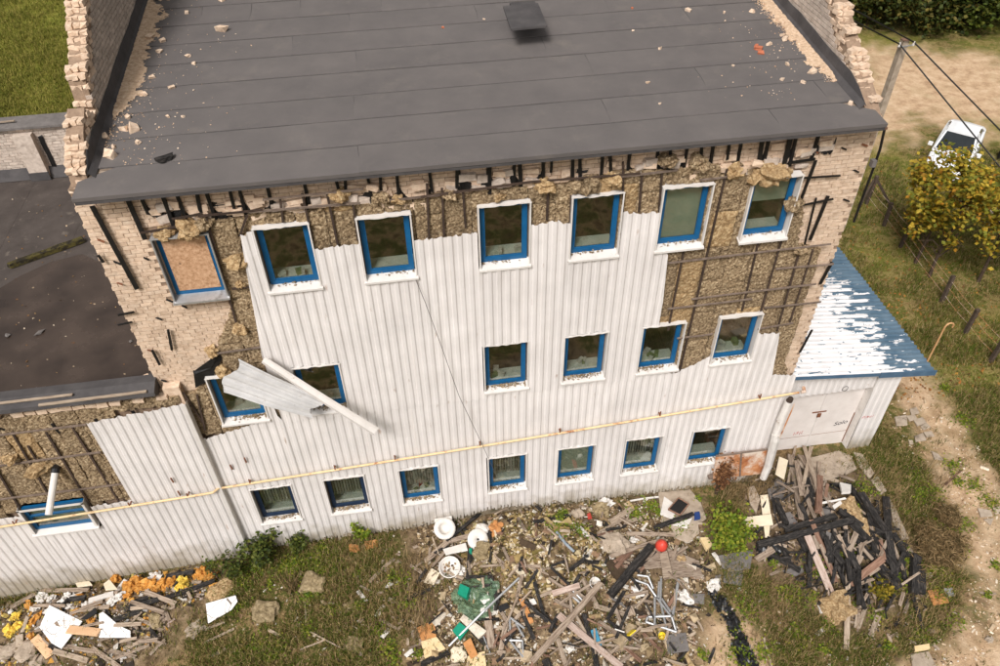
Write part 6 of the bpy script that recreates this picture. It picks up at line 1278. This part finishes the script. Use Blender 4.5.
# sanitary ware, buckets, small plastics
def TM(p, rx=0, ry=0, s=1): return Matrix.Translation(p) @ Matrix.Rotation(rx,4,'X') @ Matrix.Rotation(ry,4,'Y') @ Matrix.Scale(s,4)
p = onG(444,532); M = TM(p+Vector((0,0,.05)), .35, .1); t = thing('toilet_bowl', p, 'white toilet bowl lying open side up beside a dark plank', 'toilet'); obj('bowl', MB().lathe([(.16,0),(.25,.06),(.31,.2),(.33,.32),(.31,.36),(.19,.36),(.17,.3),(.13,.18),(.05,.14),(0.001,.14)], 20, M), enamel, t, smooth=True); M2 = TM(p+Vector((.02,.30,.02)), .5); obj('tank', MB().box(M2 @ Vector((0,0,.2)), (.5,.18,.32), jit=.02), enamel, t)
p = onG(451,570); M = TM(p, .25, -.1); t = thing('white_tub', p, 'round white tub filled with rubble bits', 'tub'); obj('shell', MB().lathe([(.24,0),(.30,.30),(.32,.32),(.30,.34),(.28,.31),(.25,.18),(.001,.18)], 20, M), enamel, t, smooth=True); mb = MB(); [mb.chunk(M @ Vector((U(-.17,.17),U(-.17,.17),.2)), U(.03,.06)) for _ in range(26)]; stuff(obj('contents', mb, crumb_b, t)); obj('chipped_rim', MB().box(M @ Vector((.2,-.2,.2)), (.22,.14,.12), jit=.05), enamel, t)
p = onG(478,542); M = TM(p+Vector((0,0,.14)), .55, .15); t = thing('round_lid', p, 'round white lid with a centre hole leaning on wool', 'lid'); obj('disc', MB().lathe([(.001,.03),(.04,.03),(.05,.06),(.28,.07),(.31,.04),(.32,.0),(.30,-.01),(.001,0)], 22, M), enamel, t, smooth=True); obj('hub', MB().lathe([(.001,.045),(.03,.045),(.035,.03)], 10, M), tar, t)
sheet([(443,550),(466,544),(468,551),(446,556)], enamel, 'tank_lid', 'oblong white cistern lid between tub and toilet bowl', 'lid', .05, .08)
p = onG(486,532); tag(lump((p.x-.1,p.y,p.z+.15), .2, 'foam_dome', enamel, n=3, fl=.7, rr=.2), 'rounded white dome on the rust-brown clump', 'debris')
p = onG(592.6,583); M = TM(p, .5, .1); t = thing('plastic_pail', p, 'small white pail tipped toward the viewer near the long plank', 'bucket'); obj('shell', MB().lathe([(.11,0),(.15,.26),(.16,.27),(.145,.27),(.105,.02),(.001,.02)], 18, M), enamel, t, smooth=True); obj('handle', MB().tube([M @ Vector((.16*cos(q), .16*sin(q)*.4-.05, .26+.02*sin(q))) for q in [i*.35 for i in range(10)]], .006, 4), steel, t)
p = onG(659,549); M = TM(p+Vector((0,0,.0)), .1, .2); t = thing('red_ball', p, 'bright red plastic ball resting on the chipboard', 'ball'); obj('shell', MB().lathe([(.001,0),(.08,.015),(.15,.08),(.18,.19),(.16,.30),(.10,.38),(.04,.42),(.001,.43)], 16, M), redp, t, smooth=True); obj('neck', MB().lathe([(.03,-.02),(.04,.0),(.03,.03)], 8, M), tar, t)
p = onG(661,636); M = TM(p, .4); tag(obj('yellow_cup', MB().lathe([(.001,0),(.07,0),(.10,.13),(.095,.13),(.065,.02),(.001,.02)], 14, M), yellowp), 'little bright yellow cup beside the grey plate', 'cup')
t = thing('yellow_carton', onG(624,634), 'open carton with white and yellow faces in the heap', 'carton'); p = onG(624,634); Rz = Matrix.Rotation(-.5,3,'Z'); obj('white_face', MB().box(p+Vector((-.12,.03,.18)), (.26,.03,.38), Rz @ Matrix.Rotation(.5,3,'X')), panelw, t); obj('yellow_face', MB().box(p+Vector((.12,-.06,.16)), (.24,.03,.36), Matrix.Rotation(.5,3,'Z') @ Matrix.Rotation(.6,3,'X')), yellowp, t)
sheet([(462,586),(471,590),(468,601),(459,596)], greenp, 'green_box', 'green plastic box lying on the film', 'box', .16, .14); sheet([(453,632),(460,623.5),(469,630.5),(460.5,641.5)], greenp, 'green_bucket', 'crushed green bucket under the long steel rod', 'bucket', .14, .05); sheet([(470,550.5),(473,550),(473,555),(470.5,555)], greenp, 'green_cup', 'tiny green cup below the round lid', 'cup', .1, .08)
sheet([(590,631),(596,628),(602,646),(598,648)], mat('blue_plastic', [(52,120,150),(70,140,168)], 5, .5), 'blue_scrap', 'blue plastic scrap beside the pink-painted plank', 'plastic', .02, .1); sheet([(587,515),(590,513),(592,519),(588,520)], redp, 'orange_scrap', 'small orange-red scrap by the foot of the wall', 'scrap', .03, .08); sheet([(694,514),(699,513),(700,520),(694,521)], mat('navy_plastic', [(34,58,110),(44,70,124)], 5, .5), 'blue_stopper', 'small blue cap at the end of the dark plank', 'stopper', .08, .1)
sheet([(480,600),(488,593),(490,600),(484,605)], panelw, 'white_scrap', 'white scrap on the green film beside the rod', 'scrap', .02, .16); sheet([(481,608),(490,603),(487,612),(480,612)], panelw, 'white_scrap', 'lower white scrap on the green film', 'scrap', .02, .16); sheet([(498,607),(507,603),(510,608),(500,613)], blackfilm, 'black_scrap', 'black plastic scrap beside the green film', 'scrap', .04, .1); sheet([(529,600),(534,598.5),(537,604),(531,606)], panelw, 'white_tile', 'small white tile between blackened planks', 'tile', .02, .08)
# green translucent film
gf = bpy.data.materials.new('green_film'); gf.use_nodes = True; N = gf.node_tree.nodes; L = gf.node_tree.links; bs = N['Principled BSDF']; bs.inputs['Base Color'].default_value = lin((112,140,112)); bs.inputs['Roughness'].default_value = .3
tr = N.new('ShaderNodeBsdfTransparent'); tr.inputs[0].default_value = (.72,.86,.74,1); mx = N.new('ShaderNodeMixShader'); mx.inputs[0].default_value = .45; L.new(bs.outputs[0], mx.inputs[2]); L.new(tr.outputs[0], mx.inputs[1]); L.new(mx.outputs[0], N['Material Output'].inputs['Surface'])
def film(px_poly, m, name, lab, amp, step=2.2, dz=.1, cat='film'):
    xs_ = [p[0] for p in px_poly]; ys_ = [p[1] for p in px_poly]; nx_ = int((max(xs_)-min(xs_))/step)+1; ny_ = int((max(ys_)-min(ys_))/step)+1; V = {}; vs = []; fs = []
    def vid(i, j):
        if (i, j) not in V:
            p = onG(min(xs_)+i*step, min(ys_)+j*step, dz=dz); a, b = p.x, p.y; p.z += amp*(fz(a,b,3,81)+.8*abs(fz(a,b,6,82))+.5*fz(a,b,14,83)); V[i, j] = len(vs); vs.append(p)
        return V[i, j]
    for i in range(nx_):
        for j in range(ny_):
            a, b = min(xs_)+(i+.5)*step, min(ys_)+(j+.5)*step
            if inpoly(a+2*fz(a,b,.2,84), b+2*fz(a,b,.2,85), px_poly): fs.append((vid(i,j),vid(i,j+1),vid(i+1,j+1),vid(i+1,j)))
    o = obj(name, MB().add(vs, fs), m); return tag(o, lab, cat)
film([(449,597),(463,583),(472,578),(488,578),(499,584),(498,604),(487,618),(470,622),(462,615),(455,606)], gf, 'green_film', 'crumpled translucent green plastic film in the heap', .16)
film([(704,586),(715,590),(724,600),(732,612),(742,628),(748,642),(757,662),(762,680),(744,680),(736,658),(731,640),(724,618),(712,604)], blackfilm, 'black_film', 'long twisted strip of shiny black film on the bare soil', .22, 1.8, .08)
film([(756,543),(772,540),(784,552),(770,562),(757,556)], blackfilm, 'black_film', 'small patch of black film between grey sheets and burnt heap', .15, 2.0, .06)
# steel tubes
def z610(x, y): return (610+x/6.933, 570+y/6.933)
fr = thing('tube_frame', onG(655,610), 'tangled grey steel tube frame in the rubble', 'metal frame')
for P_ in [[(160,65),(260,100),(330,200),(430,330),(460,430)],[(340,85),(335,190)],[(355,60),(350,200)],[(345,200),(390,400)],[(250,360),(460,430)],[(260,325),(420,320)],[(310,190),(310,380)],[(190,35),(265,45),(300,130)],[(360,200),(420,290)],[(250,360),(262,325)]]:
    obj('tube', MB().tube([onG(*z610(a, b), dz=.12+.18*(i % 2)*(.5)) for i, (a, b) in enumerate(P_)], .033, 7), steel, fr)
tag(obj('steel_tube', MB().tube([onG(*z610(475,65), dz=.15), onG(*z610(435,310), dz=.1)], .045, 8), steel), 'thick straight steel tube beside the crumpled white bag', 'tube')
tag(obj('steel_rod', MB().tube([onG(449,646,dz=.08), onG(484,611,dz=.3), onG(519,578,dz=.28)], .032, 8), galv), 'long slim grey rod lying across the green film', 'rod')
def z410(x, y): return (410+x/6.933, 570+y/6.933)
f2 = thing('chair_frame', onG(518,640), 'small grey steel chair frame beside the brown plank', 'metal frame')
for P_ in [[(690,325),(795,405)],[(660,485),(780,490)],[(735,370),(790,465)],[(700,500),(785,605)],[(780,490),(785,605)],[(690,330),(700,500)]]: obj('tube', MB().tube([onG(*z410(*q), dz=.14) for q in P_], .03, 7), steel, f2)
tag(obj('steel_rod', MB().tube([onG(*z410(510,460),dz=.1), onG(*z410(560,590),dz=.06)], .025, 7), steel), 'short grey rod below the stout brown offcut', 'rod'); tag(obj('grey_tube', MB().tube([onG(556.5,532,dz=.06), onG(566,544,dz=.1), onG(574,551.5,dz=.06)], .04, 8), mat('bluegrey_plastic', [(120,130,138),(146,154,160)], 5, .5)), 'blue-grey plastic tube lying on the mound', 'tube')
for a, b in (((573,591),(583,601)),((570,594),(580,603))): tag(obj('grey_pipe_piece', MB().tube([onG(*a,dz=.12), onG(*b,dz=.1)], .04, 8), steel), 'grey pipe piece under the long brown plank', 'pipe', 'pipe pieces under the plank')
p = onG(363,548); t = thing('terracotta_shards', p, 'orange terracotta pot shards below the lone sapling', 'pot shards'); obj('shard', MB().box(p+Vector((-.25,0,.06)), (.3,.22,.06), Matrix.Rotation(.3,3,'Y'), jit=.03), orange_ply, t); obj('shard', MB().box(p+Vector((.25,.02,.06)), (.35,.25,.06), Matrix.Rotation(-.3,3,'Y'), jit=.03), orange_ply, t)
for px_, lab in (([(385,588),(389,582),(394,584),(390,588)],'small white chip in the grass between the sticks'),([(356,592),(360,590),(368,601),(364,602)],'white splintered board piece in the grass'),([(380,637),(388,628),(391,630),(384,639)],'white plastic chip lower in the grass'),([(404,655),(412,648),(414,652),(407,658)],'white chip beside the charred plank end')): sheet(px_, panelw, 'white_chip', lab, 'chip', .02, .03)
# ------------------------------------------------------------------ labels of look-alikes: tell them apart by the distinct thing they lie nearest to and by their length
bpy.context.view_layer.update()
def centre(o):
    if o.type == 'EMPTY': return o.matrix_world.translation.copy()
    return o.matrix_world @ (sum((Vector(c) for c in o.bound_box), Vector())/8)
def size(o): return max(o.dimensions)
LM = {'steel tube frame': 'tube_frame', 'toilet bowl': 'toilet_bowl', 'white rubble-filled tub': 'white_tub', 'round white lid': 'round_lid', 'red ball': 'red_ball', 'white pail': 'plastic_pail', 'yellow carton': 'yellow_carton', 'green film': 'green_film', 'black tray': 'black_tray', 'chair frame': 'chair_frame', 'grey plate': 'grey_plate', 'blue-grey tube': 'grey_tube', 'stout brown offcut': 'stout', 'cream cabinet panel': 'wide cream', 'upright reddish post': 'upright reddish', 'thin white lath': 'thin white lath', 'broad reddish board': 'broad reddish', 'long pale board': 'long pale grey board', 'curled orange plywood': 'curled orange', 'pale wool block': 'pale wool block', 'longest pinkish board': 'longest pinkish', 'white wrapped pipe': 'wrapped_duct', 'largest cracked panel': 'largest cracked', 'curved cracked panel': 'curved edge', 'lone cracked panel': 'lying alone', 'grey boulder': 'larger grey boulder', 'clean white board': 'clean white board', 'weathered post': 'beside a weathered post', 'dead stalks': 'dead_stalks', 'cream slab edge': 'thin cream slab', 'square wool slab': 'square wool', 'concrete slab with cream block': 'flat concrete slab', 'terracotta shards': 'terracotta_shards', 'orange-brown plywood': 'orange-brown plywood square'}
tops = [o for o in bpy.data.objects if o.parent is None and 'label' in o]
lmk = []
for ph, key in LM.items():
    for o in tops:
        if (o.name.split('.')[0] == key or key in o['label']) and 'group' not in o: lmk.append((ph, centre(o))); break
RULES = {'charred timbers in the burnt heap': 'charred black timber', 'weathered boards in the burnt heap': 'weathered board', 'planks in the central rubble heap': 'weathered plank', 'blackened planks in the central rubble heap': 'blackened plank',
         'sticks in the annex heap': 'weathered stick', 'blackened boards in the annex heap': 'blackened board', 'sticks lying in the grass': 'thin pale stick', 'wood scraps in the central heap': 'small wood scrap', 'burnt scraps': 'small burnt scrap',
         'wood scraps in the annex heap': 'small wood scrap', 'wood scraps in the grass': 'small wood scrap', 'wood scraps below the burnt heap': 'small wood scrap', 'grey scraps in the burnt heap': 'dark grey sheet scrap', 'orange foam lumps': 'crumpled orange foam lump', 'yellow foam lumps': 'crumpled yellow foam lump', 'white rags in the annex heap': 'crumpled whitish rag'}
for o in tops:
    if o.name.split('.')[0] == 'wood_scrap': o['group'] = 'wood scraps strewn among the heaps'
RULES['wood scraps strewn among the heaps'] = 'small wood scrap'
ORD = ['', 'second-', 'third-', 'fourth-', 'fifth-', 'sixth-', 'seventh-', 'eighth-', 'ninth-', 'tenth-', 'eleventh-', 'twelfth-']
for g, noun in RULES.items():
    by = {}
    for o in tops:
        if o.get('group') == g:
            c = centre(o); by.setdefault(min(lmk, key=lambda t: (t[1]-c).length)[0], []).append(o)
    for ph, os_ in by.items():
        os_.sort(key=size, reverse=True); small = 'scrap' in noun and 'sheet' not in noun
        for i, o in enumerate(os_):
            adj = '' if len(os_) == 1 or (small and 0 < i < len(os_)-1) else 'shortest ' if i == len(os_)-1 else (ORD[i]+'longest ' if i < 12 else 'rather short ')
            if 'lump' in noun or 'rag' in noun: adj = adj.replace('longest', 'largest').replace('shortest', 'smallest')
            o['label'] = f'{adj}{noun} lying closest to the {ph}'
